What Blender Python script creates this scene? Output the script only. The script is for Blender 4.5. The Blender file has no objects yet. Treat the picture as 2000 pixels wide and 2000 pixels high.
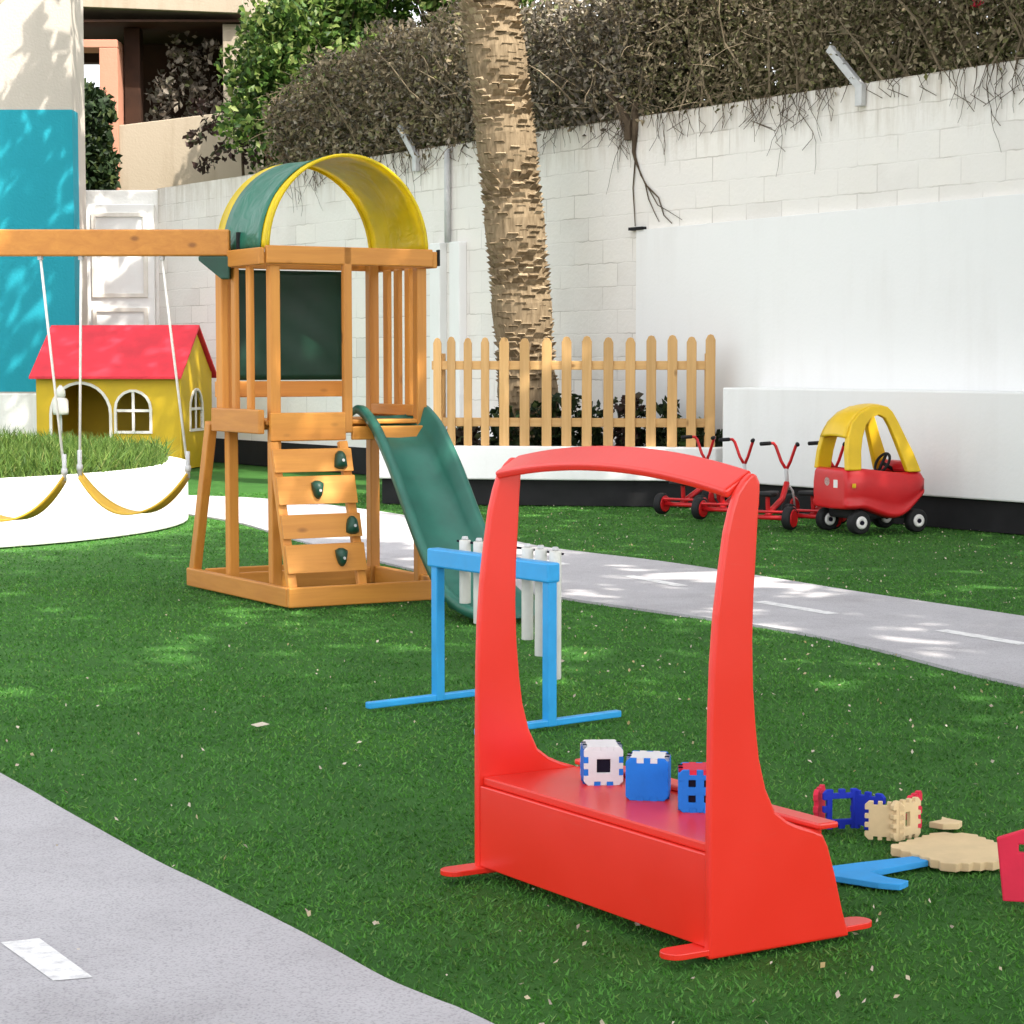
import bpy, bmesh, math, random
import numpy as np
from mathutils import Vector, Matrix
from mathutils.geometry import tessellate_polygon
C = bpy.context.scene.collection
sc = bpy.context.scene
R = math.radians
random.seed(7)
rng = np.random.default_rng(11)

# ------------------------------------------------------------------ camera, light, exposure
cd = bpy.data.cameras.new('camera'); cam = bpy.data.objects.new('camera', cd); C.objects.link(cam)
cd.sensor_width = 36; cd.lens = 72; cd.clip_end = 500; cd.clip_start = 0.05
CAM_H = 1.15; PITCH = math.atan(295/4000)
cam.location = (0, 0, CAM_H); cam.rotation_euler = (math.pi/2 - PITCH, 0, 0)
sc.camera = cam
SUN_EL = R(52); SUN_AZ = math.atan2(0.68, -0.733)
SUN = Vector((math.sin(SUN_AZ)*math.cos(SUN_EL), math.cos(SUN_AZ)*math.cos(SUN_EL), math.sin(SUN_EL)))
w = bpy.data.worlds.new('World'); sc.world = w; w.use_nodes = True
wt = w.node_tree; bg = wt.nodes['Background']
sky = wt.nodes.new('ShaderNodeTexSky'); sky.sky_type = 'NISHITA'; sky.sun_disc = False
sky.sun_elevation = SUN_EL; sky.sun_rotation = SUN_AZ; sky.dust_density = 3.0; sky.air_density = 1.0; sky.ozone_density = 1.0
hs = wt.nodes.new('ShaderNodeHueSaturation'); hs.inputs['Saturation'].default_value = 0.16
wt.links.new(sky.outputs[0], hs.inputs['Color']); wt.links.new(hs.outputs[0], bg.inputs[0])
bg.inputs[1].default_value = 0.15
sd = bpy.data.lights.new('sun', 'SUN'); sd.energy = 2.5; sd.angle = R(0.53); sd.color = (1, 0.94, 0.84)
so = bpy.data.objects.new('sun', sd); C.objects.link(so); so.rotation_euler = SUN.to_track_quat('Z', 'Y').to_euler()
so.location = SUN*40
sc.view_settings.view_transform = 'Standard'; sc.view_settings.look = 'None'
sc.view_settings.exposure = 1.9; sc.view_settings.gamma = 1
sc.render.engine = 'CYCLES'
sc.cycles.max_bounces = 8; sc.cycles.diffuse_bounces = 5

# ------------------------------------------------------------------ helpers
class MB:
    def __init__(s): s.v = []; s.f = []
    def add(s, vs, fs):
        o = len(s.v); s.v += [tuple(p) for p in vs]; s.f += [tuple(i+o for i in f) for f in fs]; return s
    def box(s, x0, x1, y0, y1, z0, z1):
        return s.add([(x0,y0,z0),(x1,y0,z0),(x1,y1,z0),(x0,y1,z0),(x0,y0,z1),(x1,y0,z1),(x1,y1,z1),(x0,y1,z1)],
                     [(0,3,2,1),(4,5,6,7),(0,1,5,4),(1,2,6,5),(2,3,7,6),(3,0,4,7)])
    def bar(s, p, q, wd, ht, up=(0,0,1)):
        p = Vector(p); q = Vector(q); d = (q-p).normalized(); up = Vector(up)
        a = d.cross(up)
        if a.length < 1e-4: a = d.cross(Vector((0,1,0)))
        a.normalize(); b = a.cross(d)
        vs = []
        for c in (p, q):
            for i, j in ((-1,-1),(1,-1),(1,1),(-1,1)): vs.append(c + a*(i*wd/2) + b*(j*ht/2))
        return s.add(vs, [(0,1,2,3),(7,6,5,4),(0,4,5,1),(1,5,6,2),(2,6,7,3),(3,7,4,0)])
    def tube(s, pts, r, n=8):
        pts = [Vector(p) for p in pts]; k = len(pts)
        rs = r if isinstance(r, (list, tuple)) else [r]*k
        vs = []; a = None
        for i, p in enumerate(pts):
            d = (pts[min(i+1,k-1)] - pts[max(i-1,0)]).normalized()
            if a is None:
                a = d.cross(Vector((0,0,1)))
                if a.length < 1e-3: a = d.cross(Vector((0,1,0)))
            a = (a - d*a.dot(d)).normalized(); b = d.cross(a)
            for j in range(n):
                t = 2*math.pi*j/n; vs.append(p + (a*math.cos(t) + b*math.sin(t))*rs[i])
        fs = []
        for i in range(k-1):
            for j in range(n):
                fs.append((i*n+j, i*n+(j+1)%n, (i+1)*n+(j+1)%n, (i+1)*n+j))
        fs.append(tuple(reversed(range(n)))); fs.append(tuple(range((k-1)*n, k*n)))
        return s.add(vs, fs)
    def lathe(s, prof, n=20, M=None):
        M = M or Matrix(); vs = []; k = len(prof)
        for (r, z) in prof:
            for j in range(n):
                t = 2*math.pi*j/n; vs.append(M @ Vector((r*math.cos(t), r*math.sin(t), z)))
        fs = [(i*n+j, i*n+(j+1)%n, (i+1)*n+(j+1)%n, (i+1)*n+j) for i in range(k-1) for j in range(n)]
        fs.append(tuple(reversed(range(n)))); fs.append(tuple(range((k-1)*n, k*n)))
        return s.add(vs, fs)
    def prism(s, outer, holes, t0, t1, fn):
        """2D outline with holes, extruded from t0 to t1; fn(a, b, t) gives the 3D point"""
        loops = [outer] + list(holes)
        flat = [p for l in loops for p in l]
        tris = tessellate_polygon([[Vector((a, b, 0)) for a, b in l] for l in loops])
        n = len(flat)
        vs = [fn(a, b, t0) for a, b in flat] + [fn(a, b, t1) for a, b in flat]
        fs = []
        for t in tris: fs.append(tuple(t)); fs.append(tuple(i+n for i in reversed(t)))
        o = 0
        for l in loops:
            m = len(l)
            for i in range(m):
                a, b = o+i, o+(i+1) % m
                fs.append((a, b, b+n, a+n))
            o += m
        return s.add(vs, fs)
    def build(s, name, mat, parent=None, smooth=False, bevel=0, seg=2, solid=0, sub=0):
        me = bpy.data.meshes.new(name); me.from_pydata(s.v, [], s.f)
        bm = bmesh.new(); bm.from_mesh(me); bmesh.ops.recalc_face_normals(bm, faces=bm.faces); bm.to_mesh(me); bm.free()
        o = bpy.data.objects.new(name, me); C.objects.link(o)
        if mat: me.materials.append(mat)
        if smooth: me.polygons.foreach_set('use_smooth', [True]*len(me.polygons))
        if parent: o.parent = parent
        if solid:
            m = o.modifiers.new('solid', 'SOLIDIFY'); m.thickness = solid; m.offset = 0
        if sub:
            m = o.modifiers.new('sub', 'SUBSURF'); m.levels = sub; m.render_levels = sub
        if bevel:
            m = o.modifiers.new('bevel', 'BEVEL'); m.width = bevel; m.segments = seg; m.limit_method = 'ANGLE'; m.angle_limit = R(40)
        return o

def fast_mesh(name, V, F, mat, parent=None):
    """V (n,3), F (m,k) arrays"""
    me = bpy.data.meshes.new(name); k = F.shape[1]
    me.vertices.add(len(V)); me.vertices.foreach_set('co', V.astype(np.float32).ravel())
    me.loops.add(F.size); me.loops.foreach_set('vertex_index', F.astype(np.int32).ravel())
    me.polygons.add(len(F)); me.polygons.foreach_set('loop_start', np.arange(0, F.size, k, dtype=np.int32))
    me.update(calc_edges=True); me.validate()
    me.materials.append(mat)
    o = bpy.data.objects.new(name, me); C.objects.link(o)
    if parent: o.parent = parent
    return o

def tag(o, label=None, cat=None, group=None, kind=None):
    if label: o['label'] = label
    if cat: o['category'] = cat
    if group: o['group'] = group
    if kind: o['kind'] = kind
    return o
def thing(name, label, cat, loc=(0,0,0), rz=0, group=None):
    o = bpy.data.objects.new(name, None); C.objects.link(o)
    o.location = loc; o.rotation_euler = (0,0,rz); o.empty_display_size = .1
    return tag(o, label, cat, group)
def dup(root, loc, rz, label):
    r = root.copy(); C.objects.link(r); r.location = loc; r.rotation_euler = (0,0,rz); r['label'] = label
    for ch in list(root.children):
        c = ch.copy(); C.objects.link(c); c.parent = r
        for g in list(ch.children):
            d = g.copy(); C.objects.link(d); d.parent = c
    return r
def spline(P, n=8):
    """Catmull-Rom through the points"""
    P = [np.array(p, float) for p in P]; out = []
    for i in range(len(P)-1):
        p0 = P[max(i-1,0)]; p1 = P[i]; p2 = P[i+1]; p3 = P[min(i+2,len(P)-1)]
        for t in np.linspace(0, 1, n, endpoint=False):
            out.append(.5*((2*p1)+(p2-p0)*t+(2*p0-5*p1+4*p2-p3)*t*t+(3*p1-p0-3*p2+p3)*t**3))
    out.append(P[-1]); return out

# ------------------------------------------------------------------ materials
def new_mat(name):
    m = bpy.data.materials.new(name); m.use_nodes = True
    nt = m.node_tree; return m, nt, nt.nodes['Principled BSDF']
def N(nt, t, **kw):
    n = nt.nodes.new(t)
    for k, v in kw.items():
        if k in n.inputs: n.inputs[k].default_value = v
        else: setattr(n, k, v)
    return n
def ramp(nt, stops, interp='LINEAR'):
    r = nt.nodes.new('ShaderNodeValToRGB'); r.color_ramp.interpolation = interp
    e = r.color_ramp.elements
    while len(e) > 1: e.remove(e[-1])
    e[0].position = stops[0][0]; e[0].color = (*stops[0][1], 1)
    for p, c in stops[1:]:
        x = e.new(p); x.color = (*c, 1)
    return r
def coords(nt, kind='Object', scale=(1,1,1)):
    tc = nt.nodes.new('ShaderNodeTexCoord'); mp = nt.nodes.new('ShaderNodeMapping')
    mp.inputs['Scale'].default_value = scale
    nt.links.new(tc.outputs[kind], mp.inputs[0]); return mp
def bump(nt, b, src, strength=.2, dist=.01):
    n = N(nt, 'ShaderNodeBump', Strength=strength, Distance=dist)
    nt.links.new(src, n.inputs['Height']); nt.links.new(n.outputs[0], b.inputs['Normal'])

def plain(name, col, rough=.5, var=.12, scale=6, bmp=.05, spec=.4, bscale=60):
    """a painted or moulded surface: slight uneven tone, scuffs in the gloss and a fine bump"""
    m, nt, b = new_mat(name); mp = coords(nt)
    n1 = N(nt, 'ShaderNodeTexNoise', Scale=scale, Detail=6.0, Roughness=.6); nt.links.new(mp.outputs[0], n1.inputs['Vector'])
    c = np.array(col)
    r = ramp(nt, [(.3, tuple(c*(1-var))), (.7, tuple(np.minimum(c*(1+var), .95)))])
    nt.links.new(n1.outputs[0], r.inputs[0]); nt.links.new(r.outputs[0], b.inputs['Base Color'])
    r2 = N(nt, 'ShaderNodeMapRange'); r2.inputs[3].default_value = rough-.1; r2.inputs[4].default_value = min(rough+.15, 1)
    nt.links.new(n1.outputs[0], r2.inputs[0]); nt.links.new(r2.outputs[0], b.inputs['Roughness'])
    b.inputs['Specular IOR Level'].default_value = spec
    n2 = N(nt, 'ShaderNodeTexNoise', Scale=bscale, Detail=4.0); nt.links.new(mp.outputs[0], n2.inputs['Vector'])
    bump(nt, b, n2.outputs[0], bmp, .004)
    return m

def wood(name, axis, light, dark, rough=.55):
    m, nt, b = new_mat(name)
    s = [26, 26, 26]; s[axis] = 1.6
    mp = coords(nt, 'Object', tuple(s))
    oi = nt.nodes.new('ShaderNodeObjectInfo')
    ad = N(nt, 'ShaderNodeVectorMath', operation='MULTIPLY_ADD'); ad.inputs[1].default_value = (17,31,23)
    nt.links.new(oi.outputs['Random'], ad.inputs[0]); nt.links.new(mp.outputs[0], ad.inputs[2])
    n1 = N(nt, 'ShaderNodeTexNoise', Scale=1.0, Detail=8.0, Roughness=.65, Distortion=.6); nt.links.new(ad.outputs[0], n1.inputs['Vector'])
    r = ramp(nt, [(.25, dark), (.5, tuple((np.array(light)+np.array(dark))/2)), (.72, light)])
    nt.links.new(n1.outputs[0], r.inputs[0])
    kmp = coords(nt, 'Object', tuple(7 if i != axis else 3.2 for i in range(3)))
    ka = N(nt, 'ShaderNodeVectorMath', operation='MULTIPLY_ADD'); ka.inputs[1].default_value = (7,5,3)
    nt.links.new(oi.outputs['Random'], ka.inputs[0]); nt.links.new(kmp.outputs[0], ka.inputs[2])
    vo = N(nt, 'ShaderNodeTexVoronoi', Scale=1.0); nt.links.new(ka.outputs[0], vo.inputs['Vector'])
    kr = ramp(nt, [(.05, (.35,.28,.2)), (.12, (1,1,1))]); nt.links.new(vo.outputs['Distance'], kr.inputs[0])
    mx = N(nt, 'ShaderNodeMix', data_type='RGBA', blend_type='MULTIPLY'); mx.inputs[0].default_value = .75
    nt.links.new(r.outputs[0], mx.inputs[6]); nt.links.new(kr.outputs[0], mx.inputs[7])
    hv = N(nt, 'ShaderNodeHueSaturation'); mr = N(nt, 'ShaderNodeMapRange'); mr.inputs[3].default_value = .82; mr.inputs[4].default_value = 1.12
    nt.links.new(oi.outputs['Random'], mr.inputs[0]); nt.links.new(mr.outputs[0], hv.inputs['Value'])
    nt.links.new(mx.outputs[2], hv.inputs['Color']); nt.links.new(hv.outputs[0], b.inputs['Base Color'])
    b.inputs['Roughness'].default_value = rough
    bump(nt, b, n1.outputs[0], .25, .003)
    return m

def leaf(name, stops, rough=.6, trans=.35):
    m, nt, b = new_mat(name)
    g = nt.nodes.new('ShaderNodeNewGeometry')
    r = ramp(nt, stops); nt.links.new(g.outputs['Random Per Island'], r.inputs[0])
    nt.links.new(r.outputs[0], b.inputs['Base Color']); b.inputs['Roughness'].default_value = rough
    b.inputs['Specular IOR Level'].default_value = .25
    t = nt.nodes.new('ShaderNodeBsdfTranslucent'); nt.links.new(r.outputs[0], t.inputs[0])
    mx = nt.nodes.new('ShaderNodeMixShader'); mx.inputs[0].default_value = trans
    nt.links.new(b.outputs[0], mx.inputs[1]); nt.links.new(t.outputs[0], mx.inputs[2])
    nt.links.new(mx.outputs[0], nt.nodes['Material Output'].inputs[0]); return m

def wall_paint(name, col, stain=(.5,.45,.38), amt=.35, rough=.75, scale=1.2, bmp=.2):
    """painted render with patchy wear and faint vertical water streaks"""
    m, nt, b = new_mat(name); mp = coords(nt, 'Object', (1,1,1))
    n1 = N(nt, 'ShaderNodeTexNoise', Scale=scale, Detail=9.0, Roughness=.65); nt.links.new(mp.outputs[0], n1.inputs['Vector'])
    mp2 = coords(nt, 'Object', (5,5,.35))
    n2 = N(nt, 'ShaderNodeTexNoise', Scale=1.4, Detail=6.0, Roughness=.6); nt.links.new(mp2.outputs[0], n2.inputs['Vector'])
    mu = N(nt, 'ShaderNodeMath', operation='MULTIPLY'); nt.links.new(n1.outputs[0], mu.inputs[0]); nt.links.new(n2.outputs[0], mu.inputs[1])
    r = ramp(nt, [(.24, (0,0,0)), (.44, (1,1,1))]); nt.links.new(mu.outputs[0], r.inputs[0])
    ma = N(nt, 'ShaderNodeMath', operation='MULTIPLY'); ma.inputs[1].default_value = amt; nt.links.new(r.outputs[0], ma.inputs[0])
    mx = N(nt, 'ShaderNodeMix', data_type='RGBA'); mx.inputs[6].default_value = (*col,1); mx.inputs[7].default_value = (*stain,1)
    nt.links.new(ma.outputs[0], mx.inputs[0]); nt.links.new(mx.outputs[2], b.inputs['Base Color'])
    b.inputs['Roughness'].default_value = rough; b.inputs['Specular IOR Level'].default_value = .25
    n3 = N(nt, 'ShaderNodeTexNoise', Scale=35.0, Detail=5.0); nt.links.new(mp.outputs[0], n3.inputs['Vector'])
    bump(nt, b, n3.outputs[0], bmp, .01); return m

def block_paint(name):
    """white painted concrete blocks, laid along local x, rows along local z"""
    m, nt, b = new_mat(name)
    tc = nt.nodes.new('ShaderNodeTexCoord'); sp = nt.nodes.new('ShaderNodeSeparateXYZ'); cb = nt.nodes.new('ShaderNodeCombineXYZ')
    nt.links.new(tc.outputs['Object'], sp.inputs[0])
    nw = N(nt, 'ShaderNodeTexNoise', Scale=9.0, Detail=3.0); nt.links.new(tc.outputs['Object'], nw.inputs['Vector'])
    wob = N(nt, 'ShaderNodeMath', operation='MULTIPLY_ADD'); wob.inputs[1].default_value = .03
    nt.links.new(nw.outputs[0], wob.inputs[0]); nt.links.new(sp.outputs[2], wob.inputs[2])
    nt.links.new(sp.outputs[0], cb.inputs[0]); nt.links.new(wob.outputs[0], cb.inputs[1])
    br = nt.nodes.new('ShaderNodeTexBrick'); br.inputs['Scale'].default_value = 1
    br.inputs['Brick Width'].default_value = .4; br.inputs['Row Height'].default_value = .2; br.inputs['Mortar Size'].default_value = .006
    br.inputs['Mortar Smooth'].default_value = .4; br.inputs['Bias'].default_value = -.45
    br.inputs['Color1'].default_value = (.80,.765,.715,1); br.inputs['Color2'].default_value = (.63,.60,.57,1); br.inputs['Mortar'].default_value = (.54,.50,.46,1)
    nt.links.new(cb.outputs[0], br.inputs['Vector'])
    # paint has run over the joints in places
    n0 = N(nt, 'ShaderNodeTexNoise', Scale=1.7, Detail=5.0); nt.links.new(tc.outputs['Object'], n0.inputs['Vector'])
    r0 = ramp(nt, [(.42,(0,0,0)),(.6,(1,1,1))]); nt.links.new(n0.outputs[0], r0.inputs[0])
    mx0 = N(nt, 'ShaderNodeMix', data_type='RGBA'); mx0.inputs[6].default_value = (.78,.75,.71,1)
    nt.links.new(r0.outputs[0], mx0.inputs[0]); nt.links.new(br.outputs['Color'], mx0.inputs[7])
    # grime runs down from the coping
    mp2 = nt.nodes.new('ShaderNodeMapping'); mp2.inputs['Scale'].default_value = (7,7,.9); nt.links.new(tc.outputs['Object'], mp2.inputs[0])
    n2 = N(nt, 'ShaderNodeTexNoise', Scale=1.5, Detail=8.0, Roughness=.7); nt.links.new(mp2.outputs[0], n2.inputs['Vector'])
    zr = N(nt, 'ShaderNodeMapRange'); zr.inputs[1].default_value = 2.2; zr.inputs[2].default_value = 3.3; nt.links.new(sp.outputs[2], zr.inputs[0])
    mu = N(nt, 'ShaderNodeMath', operation='MULTIPLY'); nt.links.new(zr.outputs[0], mu.inputs[0]); nt.links.new(n2.outputs[0], mu.inputs[1])
    r2 = ramp(nt, [(.28,(0,0,0)),(.62,(.75,.75,.75))]); nt.links.new(mu.outputs[0], r2.inputs[0])
    mx = N(nt, 'ShaderNodeMix', data_type='RGBA'); mx.inputs[7].default_value = (.40,.33,.25,1)
    nt.links.new(r2.outputs[0], mx.inputs[0]); nt.links.new(mx0.outputs[2], mx.inputs[6]); nt.links.new(mx.outputs[2], b.inputs['Base Color'])
    b.inputs['Roughness'].default_value = .85; b.inputs['Specular IOR Level'].default_value = .2
    n3 = N(nt, 'ShaderNodeTexNoise', Scale=28.0, Detail=6.0); nt.links.new(tc.outputs['Object'], n3.inputs['Vector'])
    sb = N(nt, 'ShaderNodeMath', operation='MULTIPLY_ADD'); sb.inputs[1].default_value = -1.2
    nt.links.new(br.outputs['Fac'], sb.inputs[0]); nt.links.new(n3.outputs[0], sb.inputs[2])
    bump(nt, b, sb.outputs[0], .35, .012); return m

M = {}
OR_L, OR_D = (.62,.262,.038), (.47,.172,.021)
for i, a in enumerate('xyz'): M['wood'+a] = wood('stained timber '+a, i, OR_L, OR_D)
for i, a in enumerate('xyz'): M['pale'+a] = wood('pale pine '+a, i, (.60,.365,.15), (.47,.265,.09), .7)
M['red'] = plain('red lacquered board', (.70,.022,.010), .30, .05, 3, .02, .6)
def scuffed(m, amount, tone):
    nt = m.node_tree; b = nt.nodes['Principled BSDF']; src = b.inputs['Base Color'].links[0].from_socket
    mp = coords(nt, 'Object', (3,3,22)); n = N(nt, 'ShaderNodeTexNoise', Scale=3.0, Detail=9.0, Roughness=.8, Distortion=.8); nt.links.new(mp.outputs[0], n.inputs['Vector'])
    r = ramp(nt, [(.60,(0,0,0)),(.74,(amount,)*3)]); nt.links.new(n.outputs[0], r.inputs[0])
    mx = N(nt, 'ShaderNodeMix', data_type='RGBA'); mx.inputs[7].default_value = (*tone,1)
    nt.links.new(r.outputs[0], mx.inputs[0]); nt.links.new(src, mx.inputs[6]); nt.links.new(mx.outputs[2], b.inputs['Base Color'])
scuffed(M['red'], .22, (.62,.16,.12))
M['white'] = wall_paint('white plaster', (.80,.80,.79), (.62,.60,.57), .25, .7, .8, .12)
M['shabby'] = wall_paint('weathered white render', (.80,.79,.76), (.46,.44,.40), .55, .8, 1.6, .4)
M['cream'] = wall_paint('cream render', (.34,.28,.21), (.23,.18,.12), .55, .85, 1.0, .3)
M['schoolwhite'] = wall_paint('off white textured render', (.47,.42,.37), (.55,.49,.43), .3, .85, 2.5, .5)
M['schoolblue'] = wall_paint('turquoise painted render', (.011,.265,.345), (.016,.31,.39), .5, .7, 3.0, .4)
M['blocks'] = block_paint('painted block wall')
M['black'] = plain('near black surface', (.016,.016,.017), .75, .3, 5, .1, .2)  # even near-black for wall bases, skirting and small plates
M['salmon'] = wall_paint('salmon render', (.46,.21,.14), (.34,.15,.09), .4, .85, 1.5, .3)
M['darkbrown'] = plain('dark brown timber and shade', (.035,.016,.009), .8, .3, 4, .1, .2)  # timber brown, also painted-in shade for the loggia inside
M['slide'] = plain('green moulded plastic', (.018,.115,.083), .42, .22, 5, .05)
M['dgreen'] = plain('dark green plastic', (.008,.05,.03), .4, .2, 10, .05)
M['steel'] = plain('galvanised steel', (.5,.5,.5), .45, .15, 9, .05)
M['rope'] = plain('white coated rope', (.75,.73,.68), .6, .1, 40, .2)
M['houseyellow'] = plain('mustard painted board', (.55,.365,.012), .6, .07, 5, .12)
M['housered'] = plain('crimson painted roof', (.62,.022,.04), .55, .18, 3, .1)
M['trim'] = plain('cream white trim paint', (.72,.68,.62), .5, .1, 8, .05)
M['blue'] = plain('sky blue powder coat', (.022,.30,.64), .35, .1, 8, .03)
M['pvc'] = plain('pale grey tube', (.60,.59,.54), .4, .12, 7, .04)
M['carred'] = plain('red moulded plastic', (.55,.012,.016), .32, .08, 6, .03)
M['caryellow'] = plain('yellow moulded plastic', (.72,.46,.012), .36, .08, 6, .03)
M['rubber'] = plain('black rubber', (.012,.012,.013), .7, .3, 20, .1, .3)
M['hub'] = plain('white hub plastic', (.75,.72,.70), .4, .08, 10, .03)
M['seatyellow'] = plain('yellow swing strap', (.60,.36,.03), .45, .12, 10, .05)
M['foamw'] = plain('white foam', (.68,.66,.66), .7, .06, 15, .15, .2)
M['foamb'] = plain('blue foam', (.015,.17,.62), .65, .08, 15, .15, .2)
M['foaml'] = plain('light blue foam', (.04,.30,.66), .65, .08, 15, .15, .2)
M['foamn'] = plain('deep blue foam', (.012,.03,.40), .65, .08, 15, .15, .2)
M['foamy'] = plain('beige foam', (.62,.47,.27), .75, .08, 15, .15, .2)
M['foamr'] = plain('red foam', (.62,.025,.06), .65, .08, 15, .15, .2)
M['dark'] = plain('dark recess', (.012,.010,.02), .9, .2, 8, .02, .1)
M['mark'] = plain('white road paint', (.78,.78,.77), .7, .08, 20, .1)
def worn_mark():
    m, nt, b = new_mat('worn road paint'); mp = coords(nt)
    n1 = N(nt, 'ShaderNodeTexNoise', Scale=22.0, Detail=8.0, Roughness=.75); nt.links.new(mp.outputs[0], n1.inputs['Vector'])
    r = ramp(nt, [(.36,(.50,.49,.50)),(.52,(.74,.73,.72))]); nt.links.new(n1.outputs[0], r.inputs[0]); nt.links.new(r.outputs[0], b.inputs['Base Color'])
    b.inputs['Roughness'].default_value = .85; b.inputs['Specular IOR Level'].default_value = .2; return m
M['mark'] = worn_mark()
M['soil'] = plain('garden soil', (.06,.04,.025), .95, .4, 12, .5, .1)
M['twig'] = plain('dry pale twigs', (.19,.15,.10), .9, .35, 9, .3, .1)
M['bark'] = plain('grey brown bark', (.085,.062,.042), .9, .4, 9, .6, .1)

def vinyl(name, col, trans=.35):
    m, nt, b = new_mat(name); mp = coords(nt)
    n1 = N(nt, 'ShaderNodeTexNoise', Scale=5.0, Detail=5.0); nt.links.new(mp.outputs[0], n1.inputs['Vector'])
    c = np.array(col); r = ramp(nt, [(.3, tuple(c*.85)), (.7, tuple(np.minimum(c*1.1,.95)))]); nt.links.new(n1.outputs[0], r.inputs[0])
    nt.links.new(r.outputs[0], b.inputs['Base Color']); b.inputs['Roughness'].default_value = .4
    n2 = N(nt, 'ShaderNodeTexNoise', Scale=9.0, Detail=2.0, Distortion=1.2); nt.links.new(mp.outputs[0], n2.inputs['Vector'])
    bump(nt, b, n2.outputs[0], .5, .02)
    t = nt.nodes.new('ShaderNodeBsdfTranslucent'); nt.links.new(r.outputs[0], t.inputs[0])
    mx = nt.nodes.new('ShaderNodeMixShader'); mx.inputs[0].default_value = trans
    nt.links.new(b.outputs[0], mx.inputs[1]); nt.links.new(t.outputs[0], mx.inputs[2])
    nt.links.new(mx.outputs[0], nt.nodes['Material Output'].inputs[0]); return m
M['vyellow'] = vinyl('yellow vinyl', (.88,.70,.014), .45)
M['vgreen'] = vinyl('green vinyl', (.02,.16,.10), .2)
M['tarp'] = plain('dark green tarpaulin', (.004,.034,.019), .45, .2, 4, .06, .3, 12)

def ground_mat(name, stops, scale, bmp, fine=220):
    m, nt, b = new_mat(name); mp = coords(nt)
    n1 = N(nt, 'ShaderNodeTexNoise', Scale=scale, Detail=10.0, Roughness=.7); nt.links.new(mp.outputs[0], n1.inputs['Vector'])
    r = ramp(nt, stops); nt.links.new(n1.outputs[0], r.inputs[0]); nt.links.new(r.outputs[0], b.inputs['Base Color'])
    b.inputs['Roughness'].default_value = .9; b.inputs['Specular IOR Level'].default_value = .15
    n2 = N(nt, 'ShaderNodeTexNoise', Scale=fine, Detail=3.0); nt.links.new(mp.outputs[0], n2.inputs['Vector'])
    bump(nt, b, n2.outputs[0], bmp, .01); return m
M['ground'] = ground_mat('dusty ground', [(.3,(.16,.13,.10)),(.7,(.26,.22,.17))], 2, .4)
M['turf'] = ground_mat('turf backing', [(.3,(.028,.095,.016)),(.7,(.045,.14,.024))], 3, .8)
def path_mat():
    m, nt, b = new_mat('pale grey rubber path'); mp = coords(nt)
    n1 = N(nt, 'ShaderNodeTexNoise', Scale=1.3, Detail=9.0, Roughness=.7); nt.links.new(mp.outputs[0], n1.inputs['Vector'])
    r = ramp(nt, [(.3,(.34,.325,.335)),(.5,(.43,.415,.43)),(.75,(.49,.475,.49))]); nt.links.new(n1.outputs[0], r.inputs[0])
    v = N(nt, 'ShaderNodeTexNoise', Scale=170.0, Detail=2.0); nt.links.new(mp.outputs[0], v.inputs['Vector'])
    r2 = ramp(nt, [(.33,(.62,.62,.62)),(.5,(1,1,1)),(.7,(1.0,1.0,1.0))]); nt.links.new(v.outputs[0], r2.inputs[0])
    mx = N(nt, 'ShaderNodeMix', data_type='RGBA', blend_type='MULTIPLY'); mx.inputs[0].default_value = .7
    nt.links.new(r.outputs[0], mx.inputs[6]); nt.links.new(r2.outputs[0], mx.inputs[7]); nt.links.new(mx.outputs[2], b.inputs['Base Color'])
    b.inputs['Roughness'].default_value = .9; b.inputs['Specular IOR Level'].default_value = .2
    bump(nt, b, v.outputs[0], .4, .006); return m
M['path'] = path_mat()
M['blade'] = leaf('turf blades', [(0,(.026,.10,.018)),(.5,(.045,.165,.028)),(.9,(.068,.21,.038)),(1,(.12,.22,.06))], .5, .3)
M['green'] = leaf('green leaves', [(0,(.022,.05,.012)),(.45,(.06,.125,.022)),(.8,(.15,.22,.045)),(1,(.26,.30,.10))], .45, .35)
M['dry'] = leaf('dry vine leaves', [(0,(.09,.07,.043)),(.45,(.24,.19,.12)),(.75,(.36,.295,.195)),(.9,(.18,.18,.065)),(1,(.50,.43,.31))], .85, .2)
M['greydry'] = leaf('grey leaf litter', [(0,(.08,.07,.055)),(.5,(.22,.19,.15)),(.85,(.40,.345,.28)),(1,(.12,.14,.05))], .85, .2)
M['olive'] = leaf('olive dry leaves', [(0,(.05,.05,.02)),(.5,(.11,.11,.045)),(1,(.20,.19,.09))], .8, .25)
M['purple'] = leaf('dark purplish leaves', [(0,(.03,.018,.015)),(.7,(.07,.04,.035)),(1,(.05,.07,.025))], .6, .25)
M['herb'] = leaf('feathery herb', [(0,(.04,.085,.014)),(.5,(.085,.16,.026)),(.9,(.14,.215,.04)),(1,(.24,.25,.08))], .6, .35)
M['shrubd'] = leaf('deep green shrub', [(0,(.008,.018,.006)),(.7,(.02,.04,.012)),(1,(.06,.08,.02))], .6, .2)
M['petal'] = leaf('fallen pale petals', [(0,(.45,.36,.30)),(.6,(.62,.55,.45)),(1,(.40,.30,.13))], .8, .2)
M['frond'] = leaf('palm frond', [(0,(.05,.08,.02)),(1,(.10,.13,.04))], .5, .3)
M['blossom'] = leaf('red blossom', [(0,(.5,.02,.04)),(1,(.7,.06,.10))], .6, .35)

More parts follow.
